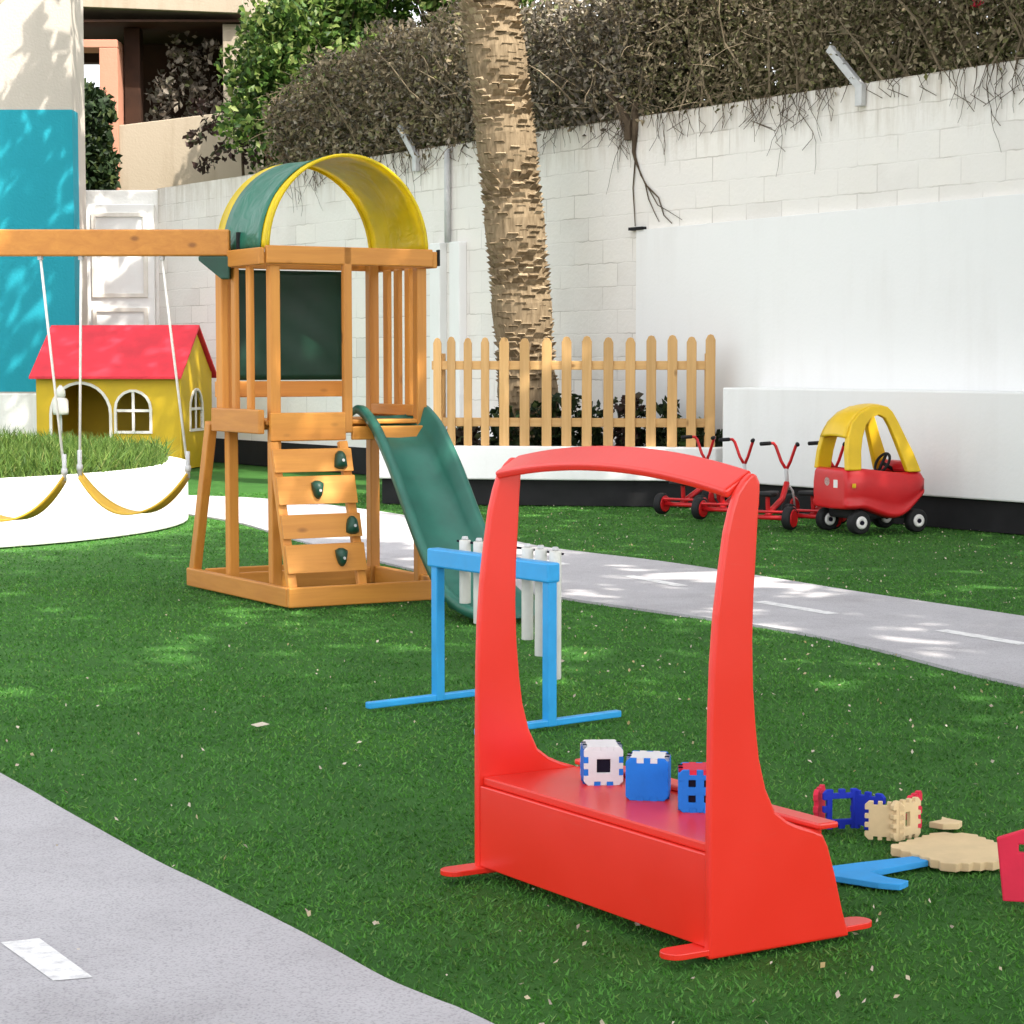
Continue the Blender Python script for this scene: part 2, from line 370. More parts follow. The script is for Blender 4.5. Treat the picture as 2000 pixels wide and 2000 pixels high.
def turf_mat():
    m, nt, b = new_mat('turf blades')
    g = nt.nodes.new('ShaderNodeNewGeometry'); mp = coords(nt)
    r = ramp(nt, [(0,(.045,.145,.022)),(.5,(.070,.225,.034)),(.9,(.10,.28,.048)),(1,(.18,.29,.08))]); nt.links.new(g.outputs['Random Per Island'], r.inputs[0])
    n1 = N(nt, 'ShaderNodeTexNoise', Scale=1.1, Detail=6.0, Roughness=.65); nt.links.new(mp.outputs[0], n1.inputs['Vector'])
    r2 = ramp(nt, [(.3,(.62,.66,.62)),(.52,(1,1,1)),(.72,(1.25,1.12,.95))]); nt.links.new(n1.outputs[0], r2.inputs[0])
    mx = N(nt, 'ShaderNodeMix', data_type='RGBA', blend_type='MULTIPLY'); mx.inputs[0].default_value = 1
    nt.links.new(r.outputs[0], mx.inputs[6]); nt.links.new(r2.outputs[0], mx.inputs[7]); nt.links.new(mx.outputs[2], b.inputs['Base Color'])
    b.inputs['Roughness'].default_value = .5; b.inputs['Specular IOR Level'].default_value = .2
    t = nt.nodes.new('ShaderNodeBsdfTranslucent'); nt.links.new(mx.outputs[2], t.inputs[0])
    ms = nt.nodes.new('ShaderNodeMixShader'); ms.inputs[0].default_value = .3
    nt.links.new(b.outputs[0], ms.inputs[1]); nt.links.new(t.outputs[0], ms.inputs[2]); nt.links.new(ms.outputs[0], nt.nodes['Material Output'].inputs[0]); return m
M['blade'] = turf_mat()
def palm_mat():
    m, nt, b = new_mat('palm leaf bases')
    g = nt.nodes.new('ShaderNodeNewGeometry')
    r = ramp(nt, [(0,(.19,.14,.085)),(.5,(.285,.215,.135)),(1,(.40,.315,.21))]); nt.links.new(g.outputs['Random Per Island'], r.inputs[0])
    mp = coords(nt, 'Object', (40,40,9)); n1 = N(nt, 'ShaderNodeTexNoise', Scale=1.0, Detail=6.0); nt.links.new(mp.outputs[0], n1.inputs['Vector'])
    r2 = ramp(nt, [(.3,(.45,.42,.38)),(.65,(1,1,1))]); nt.links.new(n1.outputs[0], r2.inputs[0])
    mx = N(nt, 'ShaderNodeMix', data_type='RGBA', blend_type='MULTIPLY'); mx.inputs[0].default_value = .8
    nt.links.new(r.outputs[0], mx.inputs[6]); nt.links.new(r2.outputs[0], mx.inputs[7]); nt.links.new(mx.outputs[2], b.inputs['Base Color'])
    b.inputs['Roughness'].default_value = .9; b.inputs['Specular IOR Level'].default_value = .15
    bump(nt, b, n1.outputs[0], .5, .01); return m
M['palm'] = palm_mat()

# ------------------------------------------------------------------ leaf clouds
def leaf_cloud(name, P, size, mat, parent=None, aspect=.5, fold=.25, up=0.0):
    """one small folded leaf (two triangles sharing a rib) at each point P"""
    n = len(P); D = rng.normal(size=(n,3)); D[:,2] += up; D /= np.linalg.norm(D, axis=1)[:,None]
    E = rng.normal(size=(n,3)); E -= D*np.sum(D*E, axis=1)[:,None]; E /= np.linalg.norm(E, axis=1)[:,None]
    Nn = np.cross(D, E); s = (size*rng.uniform(.55,1.35,n))[:,None]
    a = P - D*s*.5; b_ = P + D*s*.5
    c = P + E*s*aspect*.5 + Nn*s*fold*.5 - D*s*.06; d = P - E*s*aspect*.5 + Nn*s*fold*.5 - D*s*.06
    V = np.stack([a, c, b_, d], axis=1).reshape(-1,3)
    F = np.arange(4*n).reshape(n,4)
    F = np.concatenate([F[:,[0,1,2]], F[:,[0,2,3]]])
    return fast_mesh(name, V, F, mat, parent)
def clumps(centers, radii, per, squash=.8):
    out = []
    for c, r in zip(centers, radii):
        d = rng.normal(size=(per,3)); d /= np.linalg.norm(d, axis=1)[:,None]
        q = d*(rng.uniform(0,1,per)**.4)[:,None]*r; q[:,2] *= squash
        out.append(q + np.array(c))
    return np.concatenate(out)

# ------------------------------------------------------------------ ground, lawns, paths
mb = MB(); mb.add([(-150,-60,-.02),(150,-60,-.02),(150,220,-.02),(-150,220,-.02)], [(0,1,2,3)])
tag(mb.build('ground', M['ground']), kind='structure')
FAR = [(3.2,7.55),(2.31,9.17),(1.77,10.08),(1.36,10.85),(.88,11.68),(.46,12.25),(.1,12.83),(-.36,14.2),(-.94,15.5),(-1.88,16.9),(-2.76,17.5),(-4.2,17.9),(-7,17.9)]
NEAR = [(2.9,5.1),(1.82,7.2),(1.44,8.17),(1.07,8.86),(.2,9.97),(-.42,11.0),(-1.35,13.05),(-1.9,14.45),(-2.42,15.33),(-3.2,16.3),(-7,16.3)]
LEFTP = [(-2.4,7.2),(-1.43,5.65),(-1.16,5.2),(-.83,4.66),(-.66,4.41),(-.41,4.03),(-.24,3.75),(-.14,3.62),(-.04,3.49),(.35,2.9),(.9,2.2)]
FARs = [tuple(p) for p in spline(FAR, 5)]; NEARs = [tuple(p) for p in spline(NEAR, 5)]; LEFTs = [tuple(p) for p in spline(LEFTP, 5)]
PATH_BOUNCE = [(-2.4,7.2)]+LEFTs+[(.9,-6),(-13,-6),(-13,11),(-3.3,11)]  # near path, plus unseen paving added at left to bounce light in
def sheet(name, poly, z, mat, thick=0):
    m = MB()
    if thick: m.prism(poly, [], z-thick, z, lambda a,b,t: (a,b,t))
    else:
        tris = tessellate_polygon([[Vector((a,b,0)) for a,b in poly]]); m.add([(a,b,z) for a,b in poly], [tuple(t) for t in tris])
    return m.build(name, mat)
lawn_back = [(9,-2)] + [(3.3,7.3)] + FARs + [(-7,30),(9,30)]
lawn_mid = [(2.9,5.0)] + NEARs + [(-8,16.3),(-8,7.2)] + LEFTs + [(2.4,2.2)]
tag(sheet('lawn', [(-30,-8),(30,-8),(30,32),(-30,32)], -.0085, M['turf']), kind='structure')
pth = FARs + NEARs[::-1]
tag(sheet('path', pth, .004, M['path'], .02), kind='structure')
tag(sheet('path', PATH_BOUNCE, .004, M['path'], .02), kind='structure')  # includes the added out-of-view paving
def dash(p, q, wd):
    p = Vector(p); q = Vector(q); d = (q-p).normalized(); n = Vector((-d.y, d.x))*wd/2
    return [tuple(p+n), tuple(p-n), tuple(q-n), tuple(q+n)]
for a, b_ in (((.62,10.9),(.87,10.40)), ((1.18,9.72),(1.46,9.24)), ((1.83,8.68),(2.08,8.24)), ((.05,12.0),(.30,11.5))):
    tag(sheet('path_marking', dash(a, b_, .075), .0054, M['mark']), kind='structure')
tag(sheet('path_marking', [(-1.01,3.97),(-.94,4.0),(-.78,3.74),(-.85,3.72)], .0054, M['mark']), kind='structure')

def inside(poly, X, Y):
    r = np.zeros(len(X), bool); n = len(poly)
    for i in range(n):
        x1, y1 = poly[i]; x2, y2 = poly[(i+1) % n]
        c = ((y1 > Y) != (y2 > Y))
        xi = (x2-x1)*(Y-y1)/(y2-y1+1e-12)+x1
        r ^= c & (X < xi)
    return r
# turf blades: everything the camera or a step aside can see
def turf():
    xs, ys = [], []
    for y0, y1, dens in ((3.0,5,7500),(5,7.5,5000),(7.5,11,2600),(11,18,1200)):
        hw = .31*y1+.5; n = int(dens*(y1-y0)*2*hw)
        xs.append(rng.uniform(-hw,hw,n)); ys.append(rng.uniform(y0,y1,n))
    X = np.concatenate(xs); Y = np.concatenate(ys)
    jx = X+rng.normal(0,.014,len(X)); jy = Y+rng.normal(0,.014,len(X))
    k = ~inside(pth, jx, jy) & ~inside(PATH_BOUNCE, jx, jy)
    X = X[k]; Y = Y[k]; n = len(X)
    a = rng.uniform(0, 2*np.pi, n); h = rng.uniform(.006,.0125,n); wd = (.0016+.0003*Y)*rng.uniform(.8,1.3,n)
    le = rng.normal(0,.008,(n,2))
    z0 = np.full(n,-.009)
    A = np.stack([X-np.cos(a)*wd, Y-np.sin(a)*wd, z0],1); B = np.stack([X+np.cos(a)*wd, Y+np.sin(a)*wd, z0],1)
    T = np.stack([X+le[:,0], Y+le[:,1], z0+h],1)
    V = np.stack([A,B,T],1).reshape(-1,3)
    o = fast_mesh('turf', V, np.arange(3*n).reshape(n,3), M['blade'])
    tag(o, 'short green artificial grass covering the play area on both sides of the path', 'grass', kind='stuff')
turf()
def litter():
    n = 2300; Y = 3.2+14*rng.uniform(0,1,n)**.8; X = rng.uniform(-.3,.3,n)*Y
    w_ = np.where(X > .0, 1, .3); k = (rng.uniform(0,1,n) < w_) & ~inside(pth, X, Y) & (X > -1.6)
    P = np.stack([X[k], Y[k], np.full(k.sum(), .004)],1)
    o = leaf_cloud('fallen_petals', P, .013, M['petal'], None, .7, .2)
    tag(o, 'tiny pale fallen petals and leaf bits scattered over the grass', 'leaf litter', kind='stuff')
litter()

# ------------------------------------------------------------------ boundary walls
E = Vector((-.592,.806,0)); NW = Vector((-.806,-.592,0))      # along the long wall, and out of its face
W0 = Vector((3.505,14.02,0))
WROT = math.atan2(E.y, E.x)
# local frame of the long wall: x along E, y = into the wall (away from the yard), z up
t = thing('block_wall', 'long white painted block wall with dirty top and smooth plastered lower part', 'wall', W0, WROT)
L1 = 10.0/.806*1.02
mb = MB(); mb.box(-9, 13.05, -.2, 0, 0, 3.19); wl = mb.build('wall', M['blocks'], t)
# y sign: local +y is E rotated 90 deg left = (-.806,-.592) = the yard side, so the wall body sits at y<0
mb = MB(); mb.prism([(-9,0.3),(4.12,0.3),(4.12,2.245),(-.2,2.285),(-9,2.29)], [], 0, .032, lambda a,b,t_: (a,t_,b)); mb.build('plaster_panel', M['white'], t, bevel=.006)
mb = MB(); mb.box(4.02, 4.2, 0.0, .05, 2.245, 2.27); mb.build('ledge_cap', M['black'], t)
mb = MB(); mb.box(4.16, 13.0, 0, .02, 0, .27); mb.build('skirting', M['black'], t)
def duct(x, wd, z0, z1, dp=.09):
    m = MB(); m.box(x-wd/2, x+wd/2, 0, dp, z0, z1); m.build('wall_duct', M['white'], t, bevel=.01)
for x in (7.05, 6.72): duct(x, .17, .3, 2.27)
mb = MB(); mb.tube([(6.9,.04,2.27),(6.9,.04,3.15)], .03, 8); mb.build('conduit_pipe', M['steel'], t, smooth=True)
for x, z, lx in ((1.55, 3.12, .33), (4.22, 3.1, .3), (7.45, 3.08, .3)):
    m = MB(); m.bar((x, .03, z-.1), (x, .03, z+.06), .07, .05); m.bar((x,.03,z+.04), (x+lx, .02, z+.36), .06, .05, (0,1,0)); m.build('wire_bracket', M['steel'] if x != 4.22 else M['bark'], t, bevel=.005)

# low wall with a ledge in front of the long wall
t = thing('low_wall', 'low white wall with flat ledge and black base running behind the toy car', 'wall', (0,0,0))
def lw(off, y): return (3.37 - .735*(y-13.5) + NW.x*off, y + NW.y*off)
a0, a1 = lw(0,7.0), lw(0,15.87)
def quadprism(p, q, back, z0, z1):
    p = Vector((*p,0)); q = Vector((*q,0)); b_ = -NW*back
    m = MB(); pts = [p, q, q+b_, p+b_]
    m.prism([(v.x, v.y) for v in pts], [], z0, z1, lambda a,b,t_: (a,b,t_)); return m
quadprism(a0, a1, .42, .215, .945).build('wall', M['white'], t, bevel=.012)
quadprism(lw(-.05,7.0), lw(-.05,15.86), .36, 0, .214).build('base', M['black'], t)
# planter below the fence
t = thing('fence_planter', 'low white planter wall with black base under the picket fence', 'planter', (0,0,0))
PF = [(-1.09,16.48),(1.60,16.06)]
pl = PF + [(1.95,16.35),(.55,18.05),(-.95,20.05)]
inn = [(-.95,16.62),(1.60,16.22),(1.75,16.4),(.5,17.85),(-.82,19.7)]
MB().prism(pl, [inn], .205, .47, lambda a,b,t_: (a,b,t_)).build('wall', M['white'], t, bevel=.01)
MB().prism([(-1.05,16.53),(1.60,16.11),(1.9,16.4),(.5,17.95),(-.92,19.9)], [], 0, .204, lambda a,b,t_: (a,b,t_)).build('base', M['black'], t)
MB().prism(inn, [], .206, .42, lambda a,b,t_: (a,b,t_)).build('soil', M['soil'], t)

# door wall at the back
t = thing('back_wall', 'white rendered wall with a panelled door behind the yellow playhouse', 'wall', (0,0,0))
MB().box(-6.6, -4.2, 24.5, 24.7, 0, 3.17).build('wall', M['shabby'], t, bevel=.01)
d = MB().box(-5.05, -4.24, 24.44, 24.495, .05, 3.0).build('door', M['white'], t, bevel=.008)
for z0, z1 in ((.2,1.78),(1.9,2.9)):
    MB().prism([(-4.98,z0),(-4.32,z0),(-4.32,z1),(-4.98,z1)], [[(-4.93,z0+.05),(-4.37,z0+.05),(-4.37,z1-.05),(-4.93,z1-.05)]], 24.415, 24.439, lambda a,b,t_: (a,t_,b)).build('door_moulding', M['trim'], d, bevel=.004)

# ------------------------------------------------------------------ buildings
t = thing('school_building', 'off white building end with a big turquoise painted block on its wall', 'building', (-4.97,23.4,0))
MB().prism([(-7,0),(0,0),(0,5.78),(-.88,5.08),(-2.3,4.3),(-7,4.3)], [], 0, .7, lambda a,b,t_: (a,t_,b)).build('wall', M['schoolwhite'], t)
MB().box(-7, .003, -.006, .3, .8, 3.98).build('painted_panel', M['schoolblue'], t)
MB().box(-7, .0, -.03, -.0005, 0, .78).build('plinth', M['shabby'], t, bevel=.01)
t = thing('villa', 'cream villa with a dark open loggia and salmon pillar beyond the walls', 'building', (-4.5,28,0))
X0 = 4.5
MB().prism([(-5.32+X0,0),(-3.4+X0,0),(-3.4+X0,4.58),(-3.92+X0,4.50),(-5.32+X0,4.33)], [], .02, .3, lambda a,b,t_: (a,t_,b)).build('parapet', M['cream'], t, bevel=.01)
MB().box(-5.565+X0, -5.32+X0, -.02, .5, 0, 5.36).build('pillar', M['salmon'], t, bevel=.01)
MB().box(-6.9+X0, -5.32+X0, -.02, .5, 5.362, 5.47).build('beam', M['salmon'], t, bevel=.01)
MB().box(-5.30+X0, -5.08+X0, .35, .6, 4.2, 5.68).build('post', M['darkbrown'], t, bevel=.01)
MB().prism([(-7.2+X0,5.93),(-3.60+X0,5.79),(-3.6+X0,7.2),(-7.2+X0,7.2)], [], -.2, 3.3, lambda a,b,t_: (a,t_,b)).build('roof', M['cream'], t, bevel=.01)
MB().box(-3.90+X0, -3.35+X0, .0, .5, 4.6, 5.68).build('pillar', M['cream'], t, bevel=.01)
MB().box(-5.62+X0, -3.2+X0, 1.8, 2.0, 0, 5.68).box(-3.4+X0, -3.2+X0, .51, 1.79, 0, 5.68).box(-7.2+X0,-5.63+X0,1.8,2.0,5.42,5.68).box(-5.3+X0,-3.41+X0,.31,1.79,4.05,4.2).box(-7.2+X0,-3.2+X0,-.1,2.0,5.69,5.72).build('loggia_wall', M['darkbrown'], t)  # walls, floor and added ceiling slab coloured dark to stand in for interior shade

# ------------------------------------------------------------------ plants
def wall_pt(k, back, z):           # k = metres of Y along the wall from its right end, back = distance behind its face
    return (W0.x-.735*k + .806*back, W0.y+k+.592*back, z)
def hedge(name, label, k0, k1, top, n, mat, mat2, size=.07, depth=1.1, bulge=.12):
    t = thing(name, label, 'hedge', wall_pt((k0+k1)/2, .5, 3.0))
    o = np.array(t.location)
    K = rng.uniform(k0, k1, n); B = rng.uniform(-bulge, depth, n)**1.0
    tp = np.array([top(k) for k in K])
    Z = 3.12 + (tp-3.12)*rng.uniform(0,1,n)**.75
    # lumpy outline: drop leaves where a slow wave says there is a gap
    lump = np.sin(K*5.1+Z*3.7)*np.sin(K*2.3-Z*5.3+B*4)
    keep = (Z < tp-.12) | (lump > -.1) ; keep &= ~((B < .02) & (Z < 3.22) & (rng.uniform(0,1,n) < .5))
    P = np.array([wall_pt(k,b,z) for k,b,z in zip(K,B,Z)])[keep] + rng.normal(0,.03,(keep.sum(),3)) - o
    m = len(P)//3
    leaf_cloud('foliage', P[m:], size, mat, t, .55, .3)
    leaf_cloud('foliage', P[:m], size*.9, mat2, t, .5, .3)
    nb = n//4; kb = rng.uniform(k0,k1,nb); bb = rng.uniform(.5,depth+.5,nb); zb = 3.0+(np.array([top(k) for k in kb])-3.0)*rng.uniform(0,1,nb)
    leaf_cloud('foliage', np.array([wall_pt(k,b,z) for k,b,z in zip(kb,bb,zb)])-o, .13, mat, t, .6, .3)
    # dry stems inside and hanging twigs
    tw = MB()
    for _ in range(int((k1-k0)*14)):
        k = random.uniform(k0,k1); b_ = random.uniform(.0,.6); z = random.uniform(3.1,3.3); h = random.uniform(.3, max(.4, top(k)-3.1))
        p = Vector(wall_pt(k,b_,z))-Vector(o); pts = [p]
        dr = Vector((random.uniform(-.5,.5), random.uniform(-.3,.3), 1)).normalized()
        for i in range(4):
            dr = (dr + Vector((random.uniform(-.4,.4), random.uniform(-.4,.4), random.uniform(-.2,.2)))).normalized(); pts.append(pts[-1]+dr*h/4)
        tw.tube(pts, [.012,.01,.008,.006,.003], 4)
    for _ in range(int((k1-k0)*55)):
        k = random.uniform(k0,k1); b_ = random.uniform(-.2,.25); z = random.uniform(3.2, max(3.3, top(k))); p = Vector(wall_pt(k,b_,z))-Vector(o); pts = [p]
        dr = Vector((random.uniform(-1,1), random.uniform(-1,.4), random.uniform(-.6,.9))).normalized()
        for i in range(4):
            dr = (dr + Vector((random.uniform(-.4,.4), random.uniform(-.4,.4), random.uniform(-.45,.2)))).normalized(); pts.append(pts[-1]+dr*random.uniform(.04,.13))
        tw.tube(pts, [.004,.0035,.003,.0025,.002], 4)
    tw.build('stem', M['twig'], t)
    tw = MB()
    for _ in range(int((k1-k0)*30)):
        k = random.uniform(k0,k1); p = Vector(wall_pt(k,-.02,3.2))-Vector(o); pts = [p]; l = random.choice((.06,.09,.13,.18,.22,.4))*random.uniform(.6,1.2)*(1+.6*math.sin(k*4.3))
        dx = random.uniform(-.6,.6)
        for i in range(8):
            dx += random.uniform(-.5,.5); dx *= .85
            pts.append(pts[-1] + E*dx*l/8 + NW*random.uniform(0,.003) + Vector((0,0,-l/8)))
        tw.tube(pts, [.004,.0038,.0035,.003,.003,.0025,.002,.002,.0015], 4)
        if random.random() < .6:
            q = pts[4]; tw.tube([q, q+E*random.uniform(-.1,.1)+Vector((0,0,-.05)), q+E*random.uniform(-.16,.16)+Vector((0,0,-.13))], .0028, 4)
    tag(tw.build('hanging_twigs', M['bark'], t), kind='stuff')
    return t
hedge('dry_hedge', 'long brown and olive dry hedge spilling over the wall top at right', -1.6, 3.55, lambda k: 5.0+.2*math.sin(k*3), 75000, M['dry'], M['olive'], .048, 1.3)
hedge('dry_hedge', 'greyish tangled dry bush on the wall just right of the palm trunk', 3.4, 5.35, lambda k: 4.32-.10*(k-4.4)+.12*math.sin(k*9), 22000, M['greydry'], M['dry'], .062, .9)
hedge('dry_hedge', 'rounded brown dry bush on the wall left of the palm trunk', 5.2, 8.3, lambda k: 4.42-.16*max(0,k-6.6)**2+.1*math.sin(k*6), 34000, M['dry'], M['greydry'], .066, 1.0)
# the thick vine stem hanging beside the middle bracket
t = thing('vine', 'bare brown vine stem forking down the block wall near its plaster edge', 'vine', wall_pt(3.38,0,3.1))
o = Vector(t.location)
def wp(x_, z_, out=.015): return W0 + E*x_ + NW*out + Vector((0,0,z_)) - o
mb = MB()
mb.tube([wp(4.16,3.3,.02), wp(4.15,3.1,.02), wp(4.17,2.9,.018), wp(4.15,2.82)], [.03,.028,.018,.01], 6)
for path_ in ([(4.15,2.85),(4.08,2.7),(3.95,2.55),(3.86,2.44),(3.72,2.38),(3.55,2.30)], [(4.15,2.82),(4.02,2.62),(3.98,2.5),(3.9,2.38),(3.84,2.3)], [(4.02,2.62),(3.85,2.5),(3.78,2.35),(3.68,2.28)], [(4.15,2.85),(4.18,2.6),(4.16,2.4),(4.15,2.28)]):
    mb.tube([wp(*p) for p in path_], [.008,.006,.005,.004,.003,.002][:len(path_)], 5)
mb.build('stem', M['bark'], t)

def tree(name, label, loc, trunk_pts, trunk_r, centers, radii, per, size, mat, mats2=None, cat='tree', group=None):
    t = thing(name, label, cat, loc, 0, group); o = np.array(loc, float)
    m = MB(); m.tube([np.array(p)-o for p in trunk_pts], [trunk_r*(1-.6*i/(len(trunk_pts)-1)) for i in range(len(trunk_pts))], 9)
    top = np.array(trunk_pts[-1])-o
    for c in centers:
        c = np.array(c)-o; md = (top+c)/2 + np.array([0,0,-.15])
        m.tube([top, md, c], [trunk_r*.25, trunk_r*.13, trunk_r*.05], 5)
    m.build('trunk', M['bark'], t, smooth=True)
    P = clumps([np.array(c)-o for c in centers], radii, per)
    leaf_cloud('crown', P, size, mat, t, .6, .25)
    return t
def rc(n, x0, x1, y0, y1, z0, z1): return [(random.uniform(x0,x1), random.uniform(y0,y1), random.uniform(z0,z1)) for _ in range(n)]
cc = rc(20, -3.35,-1.6, 25.2,27.0, 3.6,5.1) + rc(30, -2.9,-1.4, 25.2,27.0, 5.0,6.8) + rc(14, -3.05,-2.1, 25.0,25.8, 3.0,4.2) + rc(16, -3.2,-2.2, 25.0,26.0, 4.0,5.5)
tree('broadleaf_tree', 'dense green leafy tree between the villa and the brown hedge', (-2.5,26.2,0), [(-2.5,26.2,0),(-2.45,26.2,1.5),(-2.6,26.1,3.0)], .16, cc, [random.uniform(.28,.6) for _ in cc], 460, .105, M['green'])
cc = rc(30, -1.5,.3, 25.5,27.0, 4.9,7.2)
tree('broadleaf_tree', 'pale sunlit green tree top rising behind the palm trunk', (-.6,26.5,0), [(-.6,26.5,0),(-.6,26.5,2.5),(-.7,26.4,4.6)], .15, cc, [random.uniform(.22,.5) for _ in cc], 420, .10, M['herb'])
cc = rc(14, .9,2.6, 24.8,26.0, 5.0,7.0)
tree('broadleaf_tree', 'thin green tree top against the bright sky right of the palm trunk', (1.6,25.5,0), [(1.6,25.5,0),(1.6,25.5,2.5),(1.5,25.4,5.0)], .1, cc, [random.uniform(.2,.45) for _ in cc], 120, .10, M['green'])
cc = rc(16, 3.6,4.6, 14.9,15.8, 3.75,4.6)
tt = tree('flowering_shrub', 'dark green shrub with a red blossom above the wall at the right edge', (4.3,15.6,0), [(4.3,15.6,0),(4.3,15.6,1.5),(4.2,15.5,3.4)], .06, cc, [random.uniform(.15,.3) for _ in cc], 160, .07, M['green'], cat='shrub')
leaf_cloud('blossom', clumps([(-1.02,-.95,3.66-.0),(-.2,-.9,3.85)], [.05,.04], 14), .05, M['blossom'], tt)
# drooping purple-leaved branch in front of the villa parapet
t = thing('drooping_branch_plant', 'sparse dark purplish leaves drooping before the cream parapet', 'plant', (-3.4,26.0,0))
mb = MB(); mb.tube([(0,0,0),(.05,0,2.4),(.0,0,4.2)], [.04,.03,.015], 6)
ctr = [(-.55,-.1,3.95),(-.35,-.1,4.1),(-.2,-.1,3.75),(-.45,-.1,3.6),(-.05,-.1,4.25),(.05,0,3.95),(.1,0,3.7),(-.5,-.1,4.35)]
for c in ctr: mb.tube([(0,0,4.2),(c[0]*.6,c[1],c[2]+.2),c], [.012,.008,.003], 4)
mb.build('stem', M['bark'], t)
leaf_cloud('foliage', clumps(ctr, [.16]*8, 34), .10, M['purple'], t, .6)
leaf_cloud('blossom', clumps([(.09,-.1,3.93)], [.04], 10), .05, M['blossom'], t)
# dark shrub in the gap beside the school building, and sparse foliage hanging in the loggia
cc = rc(70, -5.85,-5.35, 26.2,26.9, 2.2,4.5)
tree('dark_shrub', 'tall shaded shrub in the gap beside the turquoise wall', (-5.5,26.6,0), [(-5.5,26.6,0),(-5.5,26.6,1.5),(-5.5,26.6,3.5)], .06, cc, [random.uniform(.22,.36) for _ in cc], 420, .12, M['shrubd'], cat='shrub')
cc = rc(26, -5.0,-3.9, 28.4,29.2, 4.4,5.6)
tree('climbing_plant', 'sparse climber hanging inside the dark loggia of the villa', (-4.3,29.3,4.2), [(-4.3,29.3,4.2),(-4.3,29.3,4.8),(-4.35,29.2,5.6)], .02, cc, [random.uniform(.12,.3) for _ in cc], 34, .10, M['greydry'], cat='plant')

# date palm
t = thing('palm_tree', 'tall palm trunk with rough tan leaf scars leaning behind the picket fence', 'tree', (.14,17.35,.42))
def pc(z):       # trunk centre line in local coordinates
    u = (z-.42)/4.0; return Vector((.02-.37*u*(.55+.45*u)*1.05, 0, z-.42))
zs = np.linspace(.38, 7.3, 40)
m = MB(); m.tube([pc(z) for z in zs], [.245+.02*math.sin(z*9) - .012*z/7 for z in zs], 18)
rows = 132; per = 15
for i in range(rows):
    z = .46 + i*(6.8/rows)
    for j in range(per):
        a = 2*math.pi*(j + .5*(i % 2) + random.uniform(-.2,.2))/per; c = pc(z+random.uniform(-.02,.02)); r = .25 - .012*z/7
        rd = Vector((math.cos(a), math.sin(a), 0)); tg = Vector((-math.sin(a), math.cos(a), 0))
        wd = random.uniform(.036,.062); h = random.uniform(.032,.06); pr = random.uniform(.004,.026); tl = random.uniform(-.02,.02)
        b0 = c + rd*(r-.03) - Vector((0,0,h*.55)); b1 = c + rd*(r+pr) + Vector((0,0,h*.35+tl)); b2 = c + rd*(r-.03) + Vector((0,0,h*.5))
        vs = [b0-tg*wd, b0+tg*wd, b1+tg*wd*random.uniform(.55,.95), b1-tg*wd*random.uniform(.55,.95), b2-tg*wd*.75, b2+tg*wd*.75]
        m.add(vs, [(0,1,2,3),(3,2,5,4),(0,3,4),(1,5,2)])
m.build('trunk', M['palm'], t)
V = []; F = []
ct = pc(7.3)
for i in range(34):
    az = i*2.399; el = R(70 - i*2.9); l = random.uniform(2.2,2.9); p = ct.copy(); d = Vector((math.cos(az)*math.cos(el), math.sin(az)*math.cos(el), math.sin(el)))
    for s in range(16):
        d = (d + Vector((0,0,-.075))).normalized(); p = p + d*l/16; sd_ = d.cross(Vector((0,0,1))).normalized()
        ll = .42*math.sin(math.pi*(s+1.5)/18)
        for sg in (-1,1):
            tip = p + (sd_*sg + d*.7 + Vector((0,0,-.25))).normalized()*ll
            o_ = len(V); V += [p-d*.02, p+d*.02, tip]; F.append((o_,o_+1,o_+2))
fast_mesh('crown', np.array([tuple(v) for v in V]), np.array(F), M['frond'], t)

# shade trees beside the yard (outside the picture): their crowns give the dappled light
LIT = []      # openings, as areas on the ground the sun reaches
LIT.append([(-3.9,12.2),(-3.0,12.35),(-2.35,13.1),(-1.95,14.0),(-1.3,13.6),(-.2,12.05),(.35,11.9),(.15,12.9),(-.5,14.4),(-.95,15.6),(-1.9,17.0),(-2.8,17.7),(-6.5,17.7),(-8.5,14)])
LIT.append([(.50,11.05),(.86,11.3),(1.05,11.35),(1.4,10.75),(1.9,9.9),(1.72,9.75),(1.35,10.35),(1.05,10.3)])
LIT.append([(-1.55,7.9),(-1.1,7.7),(-1.05,7.95),(-1.5,8.2)])
LIT.append([(-2.3,5.75),(-1.36,5.35),(-1.36,5.62),(-1.75,6.1)])
def canopy():
    n = 52000
    gx = rng.uniform(-8,6.0,n); gy = rng.uniform(-3.5,27,n); z = rng.uniform(6.7,8.3,n)
    gx[-7000:] = rng.uniform(-3.6,1.2,7000); gy[-7000:] = rng.uniform(1.5,7,7000)
    keep = np.ones(n, bool)
    jx = gx + rng.normal(0,.09,n); jy = gy + rng.normal(0,.09,n)
    for p in LIT: keep &= ~inside(p, jx, jy)
    # only over the yard
    edge = np.where((gx > -2.0) & (gx < 2.4), 18.0, 16.3)+.35*np.sin(gx*2.1)
    front = (gy < edge) & (gx > np.where(gy < 7, -3.6, -.27*gy-.35))
    back = (gy >= 20.5) & (gx < -2.9)                    # dapple on the turquoise wall and playhouse
    ds = np.sin(gx*4.3+1.3*np.sin(gy*2.9))*np.sin(gy*4.9+1.7*np.sin(gx*3.1)) + .55*np.sin(gx*9.1+gy*7.3)*np.sin(gy*11.7-gx*5)
    keep &= front | back
        # far corner over the wall stays open so the hedge is in the sun
    t_ = z/SUN.z
    P = np.stack([gx+SUN.x*t_, gy+SUN.y*t_, z],1)[keep]
    return P
CP = canopy()
spots = [(5.6,2.2,'leafy shade tree standing beside the yard right of the camera'), (5.4,8.6,'leafy shade tree inside the low wall at the right'), (-8.2,15.5,'leafy shade tree behind the round planter at the left')]
own = np.argmin(np.stack([np.hypot(CP[:,0]-x, CP[:,1]-y) for x,y,_ in spots],1),1)
